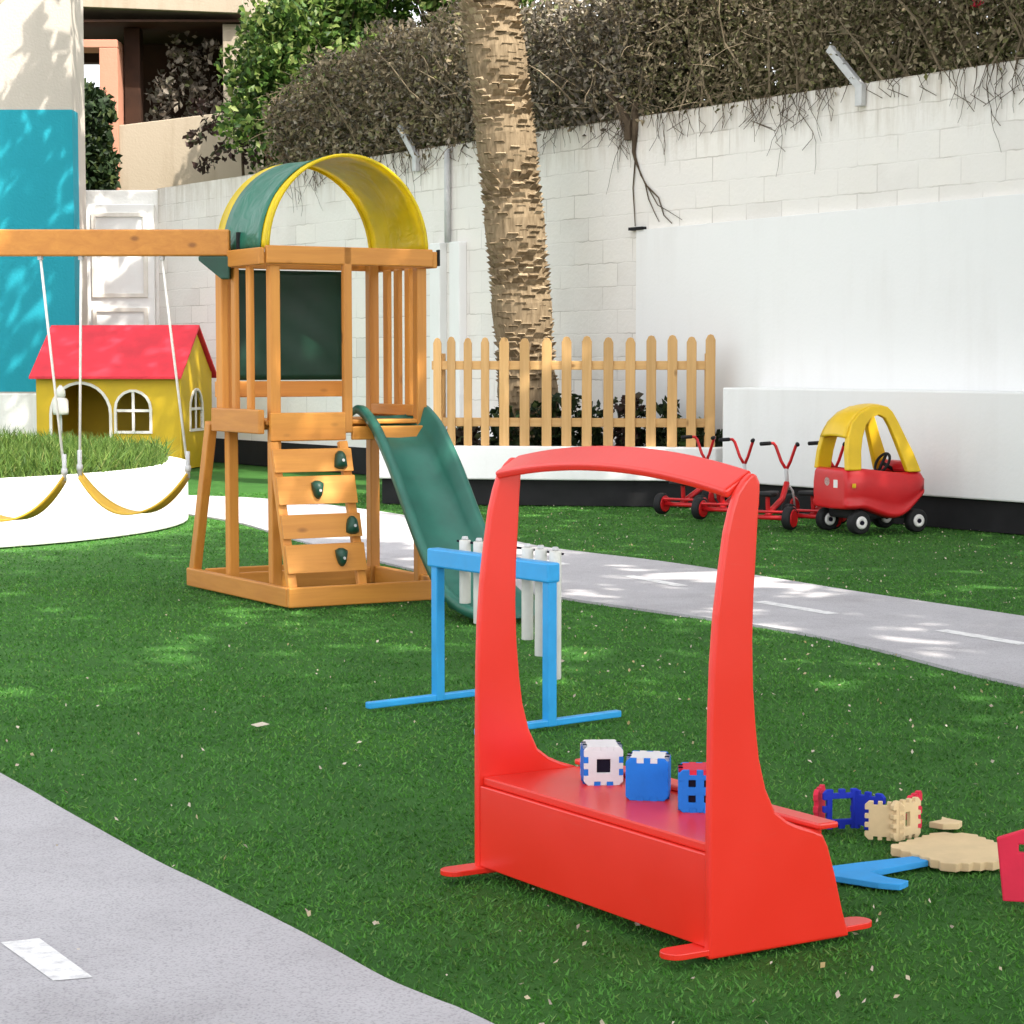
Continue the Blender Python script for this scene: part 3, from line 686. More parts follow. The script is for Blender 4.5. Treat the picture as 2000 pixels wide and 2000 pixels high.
M['shade'] = leaf('shade tree leaves', [(0,(.03,.06,.015)),(1,(.07,.12,.03))], .6, .2)
for i, (x, y, lb) in enumerate(spots):
    t = thing('shade_tree', lb, 'tree', (x,y,0), 0, 'shade trees around the yard')
    q = CP[own == i] - np.array([x,y,0])
    m = MB(); m.tube([(0,0,0),(.1,0,2.5),(0,.1,5.2)], [.2,.16,.12], 10)
    for k in range(0, len(q), max(1, len(q)//26)):
        c = q[k]; m.tube([(0,.1,5.2), (c[0]*.45,c[1]*.45,6.3), tuple(c)], [.08,.05,.015], 5)
    m.build('trunk', M['bark'], t, smooth=True)
    leaf_cloud('crown', q, .33 if i < 2 else .27, M['shade'], t, .8, .2)

# ------------------------------------------------------------------ round planter
t = thing('round_planter', 'round white rendered planter wall full of feathery green plants', 'planter', (-4.97,14.5,0))
nn = 72; ring = [(2.64*math.cos(2*math.pi*i/nn), 2.64*math.sin(2*math.pi*i/nn)) for i in range(nn)]
rin = [(2.46*math.cos(2*math.pi*i/nn), 2.46*math.sin(2*math.pi*i/nn)) for i in range(nn)]
MB().prism(ring, [rin], 0, .42, lambda a,b,t_: (a,b,t_)).build('wall', M['shabby'], t, bevel=.015)
MB().prism(rin, [], 0, .34, lambda a,b,t_: (a,b,t_)).build('soil', M['soil'], t)
n = 90000
a = rng.uniform(0,2*np.pi,n); r = 2.50*np.sqrt(rng.uniform(0,1,n)); X = r*np.cos(a); Y = r*np.sin(a)
hh = (.20+.20*np.clip((2.2-np.hypot(X+.15,Y))/2.0,0,1)) * (1+.22*np.sin(X*7+Y*3)*np.sin(Y*6-X*2))
z0 = .33+hh*rng.uniform(0,.85,n); ht = rng.uniform(.05,.12,n); le = rng.normal(0,.055,(n,2)); an = rng.uniform(0,6.28,n); wd = .0055
A = np.stack([X-np.cos(an)*wd,Y-np.sin(an)*wd,z0],1); B = np.stack([X+np.cos(an)*wd,Y+np.sin(an)*wd,z0],1); T = np.stack([X+le[:,0],Y+le[:,1],z0+ht],1)
pl_ = fast_mesh('feathery_plants', np.stack([A,B,T],1).reshape(-1,3)+np.array([-4.97,14.5,0]), np.arange(3*n).reshape(n,3), M['herb'])
tag(pl_, 'feathery green ground cover growing inside the round white planter', 'plants', kind='stuff')

# ------------------------------------------------------------------ picket fence and the plants behind it
FX = [859.5,887,919.6,953.5,991,1031,1074,1112.6,1152,1193.6,1236,1276,1316.4,1353,1389]
p0 = Vector((-.60,16.52,.46)); 
fx = [(p-859.5)/(1389-859.5)*2.19 for p in FX]
t = thing('picket_fence', 'pale pine picket fence with pointed tops standing on the white planter', 'fence', p0, math.atan2(-.335,2.19))
Lf = fx[-1]
for i, x in enumerate(fx):
    wd = .078 if i > 3 else .066; zt = .875 + random.uniform(-.012,.012) + .015*i/14
    m = MB(); m.prism([(x-wd/2,.0),(x+wd/2,.0),(x+wd/2,zt-.045),(x+wd*.28,zt-.008),(x,zt),(x-wd*.28,zt-.008),(x-wd/2,zt-.045)], [], -.011, .011, lambda a,b,t_: (a,t_,b))
    m.build('picket', M['palez'], t, bevel=.004)
for z in (.20,.655):
    MB().box(-.05, Lf+.02, .0115, .046, z-.035, z+.035).build('rail', M['palex'], t, bevel=.004)
for x in (.02, Lf-.02):
    MB().box(x-.03, x+.03, .047, .10, -.02, .75).build('fence_post', M['palez'], t, bevel=.004)
def small_plant(x, y, h, label, mat, n=70, s=.08):
    t = thing('potted_shrub' if False else 'low_shrub', label, 'shrub', (x,y,.42))
    m = MB(); c = []
    for k in range(6):
        e = (random.uniform(-.14,.14), random.uniform(-.1,.1), h*random.uniform(.5,1)); m.tube([(0,0,0),(e[0]*.5,e[1]*.5,e[2]*.6),e], [.008,.006,.003], 4); c.append(e)
        c.append((e[0]*.6, e[1]*.6, e[2]*.55)); c.append((e[0]*.9, e[1], e[2]*.25))
    m.build('stem', M['bark'], t); leaf_cloud('foliage', clumps(c, [.1]*len(c), n//6), s, mat, t, .6)
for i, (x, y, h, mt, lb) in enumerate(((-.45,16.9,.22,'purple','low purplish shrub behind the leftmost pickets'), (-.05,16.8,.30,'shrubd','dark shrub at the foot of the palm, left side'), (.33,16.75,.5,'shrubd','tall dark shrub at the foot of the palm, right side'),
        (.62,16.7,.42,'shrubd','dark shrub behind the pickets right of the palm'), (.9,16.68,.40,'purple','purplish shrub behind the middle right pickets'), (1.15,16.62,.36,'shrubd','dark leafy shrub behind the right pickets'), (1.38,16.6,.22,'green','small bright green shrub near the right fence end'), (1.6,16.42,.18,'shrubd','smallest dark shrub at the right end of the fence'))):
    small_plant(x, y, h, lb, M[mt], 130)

# ------------------------------------------------------------------ play tower
PH = R(27.5); C0 = Vector((-1.034,9.451,.004))
t = tower = thing('play_tower', 'orange timber play tower with arched yellow roof, climbing wall and green slide', 'play tower', C0, PH)
WX, WY, WZ = M['woodx'], M['woody'], M['woodz']
def B(name, mat, x0,x1,y0,y1,z0,z1, par=None, bv=.006): return MB().box(x0,x1,y0,y1,z0,z1).build(name, mat, par or t, bevel=bv)
DW = .86; YF, YB = .33, .82
B('base_board', WX, 0,DW,0,.032,0,.094); B('base_board', WY, 0,.032,.033,1.16,0,.092); B('base_board', WY, DW-.032,DW,.033,1.1,0,.092)
B('base_board', WX, .033,DW-.033,YB-.02,YB+.012,0,.09); B('base_board', WX, .033,DW-.033,1.07,1.1,0,.09)
for (x, y, z1) in ((.034,YF,1.60),(.034,YB,1.66),(DW-.06,YF,1.60),(DW-.06,YB,1.66)):
    B('post', WZ, x-.026+.026, x+.052, y-.026, y+.026, .006, z1)
B('post', WZ, .395,.44, YF-.062, YF-.028, .80, 1.69)
B('post', WZ, -.004,.0335, YB-.045, YB+.03, .80, 1.66)
MB().bar((.012,1.13,.05),(.012,.90,.84), .045, .06, (0,1,0)).build('brace', WZ, t, bevel=.006)
# deck and its edge boards
for k in range(6):
    B('deck_board', WX, .012, DW, YF-.02+k*.088, YF+.062+k*.088, .84, .862)
B('deck_edge', WX, .02,.405, YF-.062,YF-.03, .765,.90); B('deck_edge', WY, -.032,.0, YF-.03,YB+.03, .80,.915)
B('deck_edge', WY, DW+.001,DW+.03, YF-.03,YB+.03, .80,.90); B('deck_edge', WX, .02,DW, YB+.03,YB+.06, .80,.86)
B('deck_edge', WX, .44,DW, YF-.055,YF-.03, .765,.83)
# top rails
B('top_rail', WX, .005,DW+.01, YF-.062,YF-.029, 1.605,1.69); B('top_rail', WX, .005,DW+.01, YB+.029,YB+.06, 1.605,1.69)
B('top_rail', WY, -.03,.0, YF-.05,YB+.06, 1.60,1.68); B('top_rail', WY, DW+.011,DW+.04, YF-.05,YB+.06, 1.60,1.68)
B('end_cap', M['black'], DW+.0405,DW+.05, YF-.06,YF-.03, 1.61,1.69, None, .003)
# slats of the two sides
for y in (.47,.58,.69): B('slat', WZ, DW-.03,DW-.005, y-.026,y+.026, .87,1.605)
for y in (.49,.66): B('slat', WZ, .003,.028, y-.024,y+.024, .87,1.60)
B('side_rail', WY, DW-.06,DW-.031, YF+.03,YB-.03, .875,.93)
# tarpaulin back panel
tv = []; nx, nz = 14, 18
for j in range(nz+1):
    for i in range(nx+1):
        x = .02+.69*i/nx; z = 1.05+.55*j/nz
        tv.append((x, YB+.064+.006*math.sin(i*1.1+j*.6)*math.sin(j*.4), z))
tf = [(j*(nx+1)+i, j*(nx+1)+i+1, (j+1)*(nx+1)+i+1, (j+1)*(nx+1)+i) for j in range(nz) for i in range(nx)]
MB().add(tv, tf).build('back_tarp', M['tarp'], t, smooth=True, solid=.004)
B('back_board', WX, .0,.70, YB+.03,YB+.058, .965,1.045)
for z in (1.12,1.28,1.44,1.56):
    for x in (.03,.70):
        MB().lathe([(.006,0),(.006,.006)], 8, Matrix.Translation((x,YB+.055,z)) @ Matrix.Rotation(R(90),4,'X')).build('eyelet', M['steel'], t)
# arched canopy: yellow sheet with a green band on the outside
def arch(y0, y1, off, th, n=36, m_=8, a0=0, a1=180, wr=.006):
    vs = []; fs = []
    for i in range(n+1):
        a = R(a0+(a1-a0)*i/n)
        for j in range(m_+1):
            y = y0+(y1-y0)*j/m_
            k = off + wr*math.sin(i*.9+j*1.7)*math.sin(j*.8)*math.sin(math.pi*j/m_) - .012*math.sin(math.pi*(y-YF)/(YB-YF))
            vs.append((.43-(.415+k)*math.cos(a), y, 1.675+(.455+k)*math.sin(a)))
    for i in range(n):
        for j in range(m_): fs.append((i*(m_+1)+j, i*(m_+1)+j+1, (i+1)*(m_+1)+j+1, (i+1)*(m_+1)+j))
    return MB().add(vs, fs)
cn = arch(YF-.05, YB+.05, 0, .004).build('canopy', M['vyellow'], t, smooth=True, solid=.004)
arch(YF+.03, YB-.03, .006, .003).build('canopy_band', M['vgreen'], cn, smooth=True, solid=.003)
for y in (YF-.045, YB+.045):
    MB().tube([(.43-.413*math.cos(R(a)), y, 1.675+.453*math.sin(R(a))) for a in range(0,181,6)], .009, 6).build('canopy_hem', M['vyellow'], cn, smooth=True)
# climbing wall
cw = MB()
for x in (.022,.375): cw.bar((x,.25,.76),(x+.012,.03,.03), .045, .035, (0,1,0))
wall = cw.build('climbing_wall', WZ, t, bevel=.005)
def ladder(z): return .25-(.76-z)/.73*.22
holdx = (.335,.20,.355,.28)
for (z1, z0), hx in zip(((.73,.622),(.603,.472),(.425,.315),(.287,.157)), holdx):
    m = MB(); y0, y1 = ladder(z0), ladder(z1)
    sh = .012*(1-(z0+z1)/1.5)
    m.prism([(.0+sh,0),(.40+sh,0),(.40+sh,1),(.0+sh,1)] , [], -.019, .0, lambda a,b,c: (a, y0+(y1-y0)*b-.022+c, z0+(z1-z0)*b))
    m.build('climbing_plank', WX, wall, bevel=.004)
    zc = (z0+z1)/2; yc = ladder(zc)-.042
    h = MB(); out = [(-.034,-.035),(-.012,-.045),(.012,-.045),(.034,-.035),(.03,-.005),(.022,.028),(.008,.043),(-.008,.043),(-.022,.028),(-.03,-.005)]
    if hx in (.20,.28): out = [(a*.85, -b) for a,b in out]
    for s_, yy in ((1,0),(.9,-.022),(.55,-.042)):
        pass
    n_ = len(out); vs = []
    for s_, yy in ((1,.003),(.95,-.016),(.7,-.034),(.3,-.042)): vs += [(hx+a*s_, yc+yy, zc+b*s_) for a,b in out]
    fs = [(i*n_+j, i*n_+(j+1)%n_, (i+1)*n_+(j+1)%n_, (i+1)*n_+j) for i in range(3) for j in range(n_)] + [tuple(range(n_)), tuple(range(3*n_,4*n_))]
    hd = h.add(vs, fs).build('climbing_hold', M['dgreen'], wall, smooth=True)
    MB().lathe([(.007,0),(.007,.006)], 8, Matrix.Translation((hx,yc-.040,zc)) @ Matrix.Rotation(R(90),4,'X')).build('bolt', M['steel'], wall)
# slide
rim = [(.44,.905),(.36,.925),(.27,.90),(.16,.84),(.06,.755),(-.05,.65),(-.15,.54),(-.27,.405),(-.42,.255),(-.58,.135),(-.76,.075),(-.92,.06)]
rp = spline(rim, 4); vs = []; fs = []; ns = len(rp)
for i, p in enumerate(rp):
    d = rp[min(i+1,ns-1)]-rp[max(i-1,0)]; d /= np.linalg.norm(d); nr = np.array([-d[1], d[0]]);
    if nr[1] < 0: nr = -nr
    u = i/(ns-1); dp = .035 + .085*math.sin(math.pi*min(1,u*1.25)**.8) if u < .8 else .12-.085*(u-.8)/.2*1.0
    dp = max(.035, min(dp, .115)) if i else .03
    if p[1] < .2: dp = min(dp, max(.035, p[1]-.022))
    dp += .006*math.sin(i*.75)
    for x, h in ((.475,-.035),(.472,-.004),(.482,.004),(.512,.002),(.533,-dp*.65),(.56,-dp),(.70,-dp-.004),(.82,-dp),(.862,-dp*.65),(.886,.002),(.916,.004),(.926,-.004),(.923,-.035)):
        q = p + nr*h; vs.append((.50+(x-.475)*.82, q[0], q[1]))
k_ = 13
fs = [(i*k_+j, i*k_+j+1, (i+1)*k_+j+1, (i+1)*k_+j) for i in range(ns-1) for j in range(k_-1)]
MB().add(vs, fs).build('slide', M['slide'], t, smooth=True, solid=.007)
# swing beam, bracket and far legs
ux = Vector((math.cos(-PH)*-1, math.sin(-PH)*-1, 0))     # world -x in tower coordinates
bs = Vector((-.035,.66,1.718))
beam = MB().bar(bs, bs+ux*3.3, .06, .128).build('swing_beam', WX, t, bevel=.008)
MB().prism([(0,0),(.15,0),(.15,-.02),(.04,-.11),(0,-.11)], [], -.035, .035, lambda a,b,c: tuple(bs+ux*a+Vector((ux.y*-1,ux.x,0))*c+Vector((0,0,b-.066)))).build('beam_bracket', M['dgreen'], t, bevel=.006)
MB().bar(bs+ux*.0+Vector((.02,-.04,-.01)), bs+Vector((.05,-.04,-.01)), .02, .12).build('beam_plate', M['black'], t)
e_ = bs+ux*3.1
for sg in (-1,1):
    sd_ = Vector((-ux.y,ux.x,0))
    MB().bar(e_+Vector((0,0,-.06)), Vector((e_.x,e_.y,0))+sd_*sg*.75, .06, .06, (0,1,0)).build('beam_leg', WZ, t, bevel=.006)

def splay(o):
    for ch in o.children:
        if ch.type == 'MESH' and ch.name.split('.')[0] not in ('swing_beam','beam_bracket','beam_plate','beam_leg','slide'):
            for v in ch.data.vertices:
                if v.co.y > .33: v.co.x -= .085*(v.co.y-.33)
        splay(ch)
splay(tower)
for o_ in tower.children:
    if o_.name.startswith('base_board') and len(o_.data.vertices) == 8 and max(v.co.x for v in o_.data.vertices) < .05:
        for v in o_.data.vertices: v.co.x = v.co.x + (.085*(v.co.y-.33) if v.co.y > .33 else 0) - .095*v.co.y
for o_ in tower.children:
    if o_.name.startswith('brace'):
        for v in o_.data.vertices: v.co.x -= .02
# swings (hang from the beam)
bw = C0 + Matrix.Rotation(PH,3,'Z') @ bs                # beam end in the world
def swing(xl0, xr0, xl1, xr1, zl, zr, sag, label, dy=0):
    y = bw.y
    t = thing('swing', label, 'swing', ((xl0+xr0)/2, y, 1.645), 0, 'swings hanging from the beam')
    o = Vector(t.location)
    for xa, xb, zz in ((xl0,xl1,zl),(xr0,xr1,zr)):
        m = MB(); m.tube([Vector((xa,y,1.66))-o, Vector((xa*.66+xb*.34,y-.005,1.66*.66+zz*.34))-o, Vector((xb,y-.01,zz+.03))-o], .0065, 6)
        rp_ = m.build('rope', M['rope'], t, smooth=True)
        m = MB(); m.tube([Vector((xb,y-.01,zz+.12))-o, Vector((xb,y-.01,zz-.01))-o], .011, 8); m.lathe([(.014,0),(.016,.015),(.014,.03)], 10, Matrix.Translation(Vector((xb,y-.01,zz+.02))-o)); m.build('rope_clamp', M['steel'], rp_, smooth=True)
        MB().tube([Vector((xa,y,1.672))-o, Vector((xa,y,1.64))-o], .014, 6).build('beam_hook', M['steel'], rp_)
    vs = []; fs = []; n_ = 22; mm = 4
    for i in range(n_+1):
        u = i/n_; x = xl1+(xr1-xl1)*u; z = zl+(zr-zl)*u - sag*(1-abs(2*u-1)**2.2); tw = .35*math.cos(math.pi*u)
        for j in range(mm+1):
            q = (j/mm-.5)*.13*(.55+.45*math.sin(math.pi*u)); vs.append((x-o.x, y-.01+q*math.cos(tw)-o.y, z+q*math.sin(tw)*1.0-o.z))
    fs = [(i*(mm+1)+j, i*(mm+1)+j+1, (i+1)*(mm+1)+j+1, (i+1)*(mm+1)+j) for i in range(n_) for j in range(mm)]
    MB().add(vs, fs).build('seat', M['seatyellow'], t, smooth=True, solid=.010)
s_ = bw.y/9.95
swing(-2.08*s_, -1.69*s_, -2.10*s_, -1.575*s_, .595, .59, .185, 'yellow strap swing nearest the play tower with both white ropes in view')
swing(-2.78*s_, -2.277*s_, -2.72*s_, -2.175*s_, .575, .575, .20, 'yellow strap swing farther left, cut by the picture edge')

# ------------------------------------------------------------------ playhouse
ps = R(8)
t = thing('playhouse', 'yellow wooden playhouse with red pitched roof and white arched openings', 'playhouse', (-3.49,21.55,.004), ps*-1)
# local: x to the left is negative, y back
W_, D_, EH, RH = 1.575, 1.18, 1.03, 1.50
def archpts(x0, x1, z0, zt, n=10, spring=None):
    c = (x0+x1)/2; rx = (x1-x0)/2; sp = spring if spring is not None else zt-rx
    return [(x0,z0),(x1,z0)] + [(c+rx*math.cos(R(a)), sp+(zt-sp)*math.sin(R(a))) for a in np.linspace(0,180,n)]
door = archpts(-1.40,-.77,.02,.90, 14); win = archpts(-.69,-.33,.41,.82, 10); gwin = archpts(.36,.80,.42,.83, 10)
fy = lambda a,b,c: (a,c,b)
MB().prism([(-W_,0),(0,0),(0,EH),(-W_,EH)], [door, win], 0, .03, fy).build('wall', M['houseyellow'], t)
MB().box(-W_, 0, D_-.03, D_, 0, EH).build('wall', M['houseyellow'], t)
gx = lambda a,b,c: (c,a,b)
gab = [(.031,0),(D_-.031,0),(D_-.031,EH),(D_/2,RH-.02),(.031,EH)]
MB().prism(gab, [gwin], -.03, 0, gx).build('wall', M['houseyellow'], t)
MB().prism(gab, [], -W_, -W_+.03, gx).build('wall', M['houseyellow'], t)
MB().box(-.005,.018,-.018,.06,0,EH-.03).build('corner_trim', M['houseyellow'], t)
MB().box(-W_+.03,-.03,.03,D_-.03,.0,.02).build('floor', M['darkbrown'], t)
rf = MB(); OV = .045
rf.prism([(-.09,EH-.075),(D_/2,RH),(D_+.09,EH-.075),(D_+.09,EH-.045),(D_/2,RH+.035),(-.09,EH-.045)], [], -W_-OV, OV, gx)
rf.build('roof', M['housered'], t, bevel=.004)
def inset(pts, k):
    c = np.mean(np.array(pts),0); return [tuple(c+(np.array(p)-c)*k) for p in pts]
def off(x0,x1,z0,zt,d,n): return archpts(x0-d,x1+d,z0-d,zt+d,n)
dt = MB().prism([(x,max(z,.0)) for x,z in archpts(-1.43,-.74,.0,.93,14)], [archpts(-1.40,-.77,.002,.90,14)], -.014, -.001, fy).build('door_frame', M['trim'], t)
def window(x0,x1,z0,zt,f,s):
    fr = MB().prism(off(x0,x1,z0,zt,.028,10), [archpts(x0,x1,z0,zt,10)], -.014*s, .018*s if s>0 else -.018, (lambda a,b,c: f(a,b,c))).build('window_frame', M['trim'], t)
    cx = (x0+x1)/2; zm = z0+(zt-z0)*.52
    q0, q1 = (-.004, .010)
    m = MB(); m.prism([(cx-.014,z0),(cx+.014,z0),(cx+.014,zt),(cx-.014,zt)], [], q0, q1, f); m.build('mullion', M['trim'], fr)
    m = MB(); m.prism([(x0,zm-.014),(x1,zm-.014),(x1,zm+.014),(x0,zm+.014)], [], q0-.003, q1+.003, f); m.build('mullion', M['trim'], fr)
window(-.69,-.33,.41,.82, fy, 1)
window(.36,.80,.42,.83, lambda a,b,c: (-c,a,b), 1)
# small white ornament standing beside the playhouse doorway, on a post in the planter
hl = Vector((-4.60,20.9,.004))
t = thing('white_ornament', 'small white two tiered lantern on a thin post by the playhouse doorway', 'garden ornament', hl)
MB().tube([(0,0,0),(0,0,.60)], .012, 8).build('post', M['steel'], t)
MB().lathe([(.075,.60),(.08,.63),(.078,.74),(.06,.765),(.04,.775)], 20).build('ornament_body', M['trim'], t, smooth=True)
MB().lathe([(.04,.776),(.05,.79),(.048,.84),(.03,.875),(.01,.90)], 20).build('ornament_cap', M['pvc'], t, smooth=True)

# ------------------------------------------------------------------ toy car
t = thing('toy_car', 'red and yellow ride in toy car with black wheels by the white wall', 'toy car', (2.415,13.80,.003), R(25))
# local: +x forward, y left
st = [(-.33,.185,.395,.165),(-.325,.172,.422,.182),(-.305,.166,.434,.196),(-.25,.165,.437,.207),(-.18,.165,.435,.215),(-.06,.125,.42,.22),(.04,.10,.41,.22),(.13,.115,.405,.215),(.21,.17,.405,.205),(.27,.215,.41,.19),(.325,.245,.38,.16),(.345,.25,.33,.12)]
st = [tuple(p) for p in spline(st, 3)]
vs = []; fs = []
for (x, zl, zt, hw) in st:
    zm = zl+(zt-zl)*.45
    for (y, z) in ((hw*.86,zt),(hw*.97,zt-.02),(hw*1.04,zm+.05),(hw*1.03,zm-.03),(hw*1.0,zl+.05),(hw*1.06,zl+.035),(hw*1.05,zl+.015),(hw*.9,zl),(0,zl-.005)): vs.append((x,y,z))
    for (y, z) in reversed(((hw*.86,zt),(hw*.97,zt-.02),(hw*1.04,zm+.05),(hw*1.03,zm-.03),(hw*1.0,zl+.05),(hw*1.06,zl+.035),(hw*1.05,zl+.015),(hw*.9,zl))): vs.append((x,-y,z))
k_ = 17; ns = len(st)
fs = [(i*k_+j, i*k_+j+1, (i+1)*k_+j+1, (i+1)*k_+j) for i in range(ns-1) for j in range(k_-1)]
fs += [tuple(range(k_)), tuple(range((ns-1)*k_, ns*k_))]
fs += [(i*k_, (i+1)*k_, (i+2)*k_-1, (i+1)*k_-1) for i in list(range(0,7))+list(range(ns-8,ns-1))]    # rear deck and bonnet
body = MB().add(vs, fs).build('body', M['carred'], t, smooth=True)
MB().box(-.16,.0,-.15,.15,.20,.27).build('seat', M['carred'], body, bevel=.02)
MB().box(-.23,.23,-.16,.16,.095,.17).build('chassis', M['rubber'], body, bevel=.02)
MB().lathe([(.03,0),(.03,.012)], 14, Matrix.Translation((-.318,.02,.345)) @ Matrix.Rotation(R(-90),4,'Y')).build('fuel_cap', M['trim'], body)
MB().box(-.331,-.322,-.105,-.055,.305,.36).build('number_plate', M['hub'], body, bevel=.003)
MB().box(-.29,-.262,-.2215,-.2155,.31,.34).build('side_light', M['caryellow'], body, bevel=.003)
# yellow cab: two side frames, roof, all moulded
def yw(z): return .205-.16*(z-.42)-.06*max(0,z-.7)
outer = [(-.318,.425),(-.312,.55),(-.292,.65),(-.25,.74),(-.18,.805),(-.09,.842),(-.0,.852),(.05,.842),(.085,.81),(.12,.745),(.17,.64),(.225,.53),(.275,.405)]
inner = [(.165,.405),(.13,.50),(.085,.62),(.05,.71),(.02,.765),(-.03,.79),(-.09,.77),(-.14,.72),(-.175,.64),(-.195,.55),(-.205,.425)]
cab = None
for s in (-1,1):
    o_ = MB().prism(outer+inner, [], 0, .045, lambda a,b,c: (a, s*(yw(b)-c), b)).build('cab_side', M['caryellow'], t, bevel=.012, seg=3, smooth=False)
rs = [(-.292,.65),(-.262,.718),(-.20,.79),(-.12,.832),(-.03,.851),(.04,.845),(.08,.815)]
vs = []; rs = spline(rs, 3)
for (x,z) in rs:
    for j in range(9):
        q = -1+j/4; vs.append((x, q*(yw(z)-.02), z-.004-.012*q*q))
fs = [(i*9+j, i*9+j+1, (i+1)*9+j+1, (i+1)*9+j) for i in range(len(rs)-1) for j in range(8)]
MB().add(vs, fs).build('cab_roof', M['caryellow'], t, smooth=True, solid=.03)
def wheel(x, y, r, wd, par, hubmat, tyre=.32):
    Mx = Matrix.Translation((x,y,r)) @ Matrix.Rotation(R(90),4,'X')
    wl = MB().lathe([(r*.5,-wd/2),(r*.9,-wd/2),(r,-wd*.36),(r,wd*.36),(r*.9,wd/2),(r*.5,wd/2)], 26, Mx).build('wheel', M['rubber'], par, smooth=True, bevel=.003)
    for s in (-1,1):
        m = MB().lathe([(r*.56,s*wd*.5),(r*.52,s*(wd*.5+.008)),(r*.34,s*(wd*.5+.012)),(r*.2,s*(wd*.5+.004))], 22, Mx); m.build('hub', hubmat, wl, smooth=True)
        MB().lathe([(r*.2,s*(wd*.5+.0045)),(r*.19,s*(wd*.5+.012))], 12, Mx).build('hub_cap', M['dark'] if hubmat is M['hub'] else M['carred'], wl)
    return wl
for x in (-.215,.245):
    for y in (-.185,.185): wheel(x, y, .078, .07, t, M['hub'])
Ms = Matrix.Translation((.10,.0,.46)) @ Matrix.Rotation(R(-62),4,'Y')
m = MB(); m.tube([Ms @ Vector((.07*math.cos(2*math.pi*i/24), .07*math.sin(2*math.pi*i/24), 0)) for i in range(25)], .010, 8); m.bar(Ms @ Vector((-.066,0,0)), Ms @ Vector((.066,0,0)), .02,.012); m.tube([Ms @ Vector((0,0,0)), Ms @ Vector((0,0,-.12))], .013, 8)
m.build('steering_wheel', M['rubber'], t, smooth=True)
MB().box(.175,.26,-.15,.15,.40,.475).build('dashboard', M['carred'], t, bevel=.02)

# ------------------------------------------------------------------ tricycles
def make_trike(label):
    t = thing('tricycle', label, 'tricycle', (0,0,0), 0, 'red tricycles parked along the low wall')
    m = MB(); m.tube([(0,-.17,.08),(0,.17,.08)], .017, 8); m.tube([(0,0,.08),(.08,0,.12),(.26,0,.19),(.335,0,.30)], .021, 8); m.build('frame', M['carred'], t, smooth=True)
    MB().tube([(.0,-.13,.095),(.0,-.13,.12),(-.04,.13,.12),(.0,.13,.095)], .01, 6).build('step', M['carred'], t)
    for y in (-.175,.175):
        Mx = Matrix.Translation((0,y,.08)) @ Matrix.Rotation(R(90),4,'X')
        wl = MB().lathe([(.045,-.028),(.074,-.028),(.08,-.016),(.08,.016),(.074,.028),(.045,.028)], 24, Mx).build('wheel', M['rubber'], t, smooth=True)
        MB().lathe([(.062,-.031),(.055,-.036),(.055,.036),(.062,.031)], 22, Mx).build('wheel_disc', M['carred'], wl)
    Mx = Matrix.Translation((.40,0,.11)) @ Matrix.Rotation(R(90),4,'X')
    wl = MB().lathe([(.06,-.026),(.104,-.026),(.11,-.014),(.11,.014),(.104,.026),(.06,.026)], 26, Mx).build('wheel', M['rubber'], t, smooth=True)
    MB().lathe([(.09,-.029),(.08,-.034),(.08,.034),(.09,.029)], 24, Mx).build('wheel_disc', M['carred'], wl)
    for sg in (-1,1): MB().tube([(.40,sg*.028,.11),(.40,sg*.07,.11+sg*.05),(.40,sg*.11,.11+sg*.05)], .008, 6).build('pedal', M['rubber'], t)
    m = MB()
    for sg in (-1,1): m.tube([(.40,sg*.035,.11),(.365,sg*.032,.24),(.345,sg*.012,.28)], .009, 6)
    m.tube([(.35,0,.25),(.32,0,.40)], .015, 8); m.build('fork', M['steel'], t, smooth=True)
    m = MB()
    for sg in (-1,1): m.tube([(.325,0,.39),(.315,sg*.035,.45),(.31,sg*.075,.555),(.30,sg*.09,.575),(.26,sg*.11,.575)], .0115, 7)
    hb = m.build('handlebar', M['carred'], t, smooth=True)
    for sg in (-1,1): MB().tube([(.275,sg*.102,.575),(.20,sg*.14,.572)], .014, 8).build('grip', M['rubber'], hb, smooth=True)
    m = MB(); m.prism([(-.09,-.07),(-.03,-.085),(.06,-.05),(.13,-.03),(.13,.03),(.06,.05),(-.03,.085),(-.09,.07)], [], .225, .255, lambda a,b,c: (a+.02,b,c)); m.build('seat', M['rubber'], t, bevel=.012)
    MB().tube([(.03,0,.11),(.02,0,.225)], .016, 8).build('seat_post', M['carred'], t)
    return t
tk = make_trike('red tricycle third from the left, nearest to the toy car with its wheel in view')
tk.location = (1.74,13.98,.003); tk.rotation_euler = (0,0,R(58))
for x, y, a, lb in ((1.50,14.70,52,'red tricycle second from the left, behind the red frame arch'), (1.26,15.22,50,'leftmost red tricycle in the row, half hidden by the red arch'), (2.06,14.06,52,'red tricycle hidden behind the toy car, only a handlebar showing')):
    dup(tk, (x,y,.003), R(a), lb)

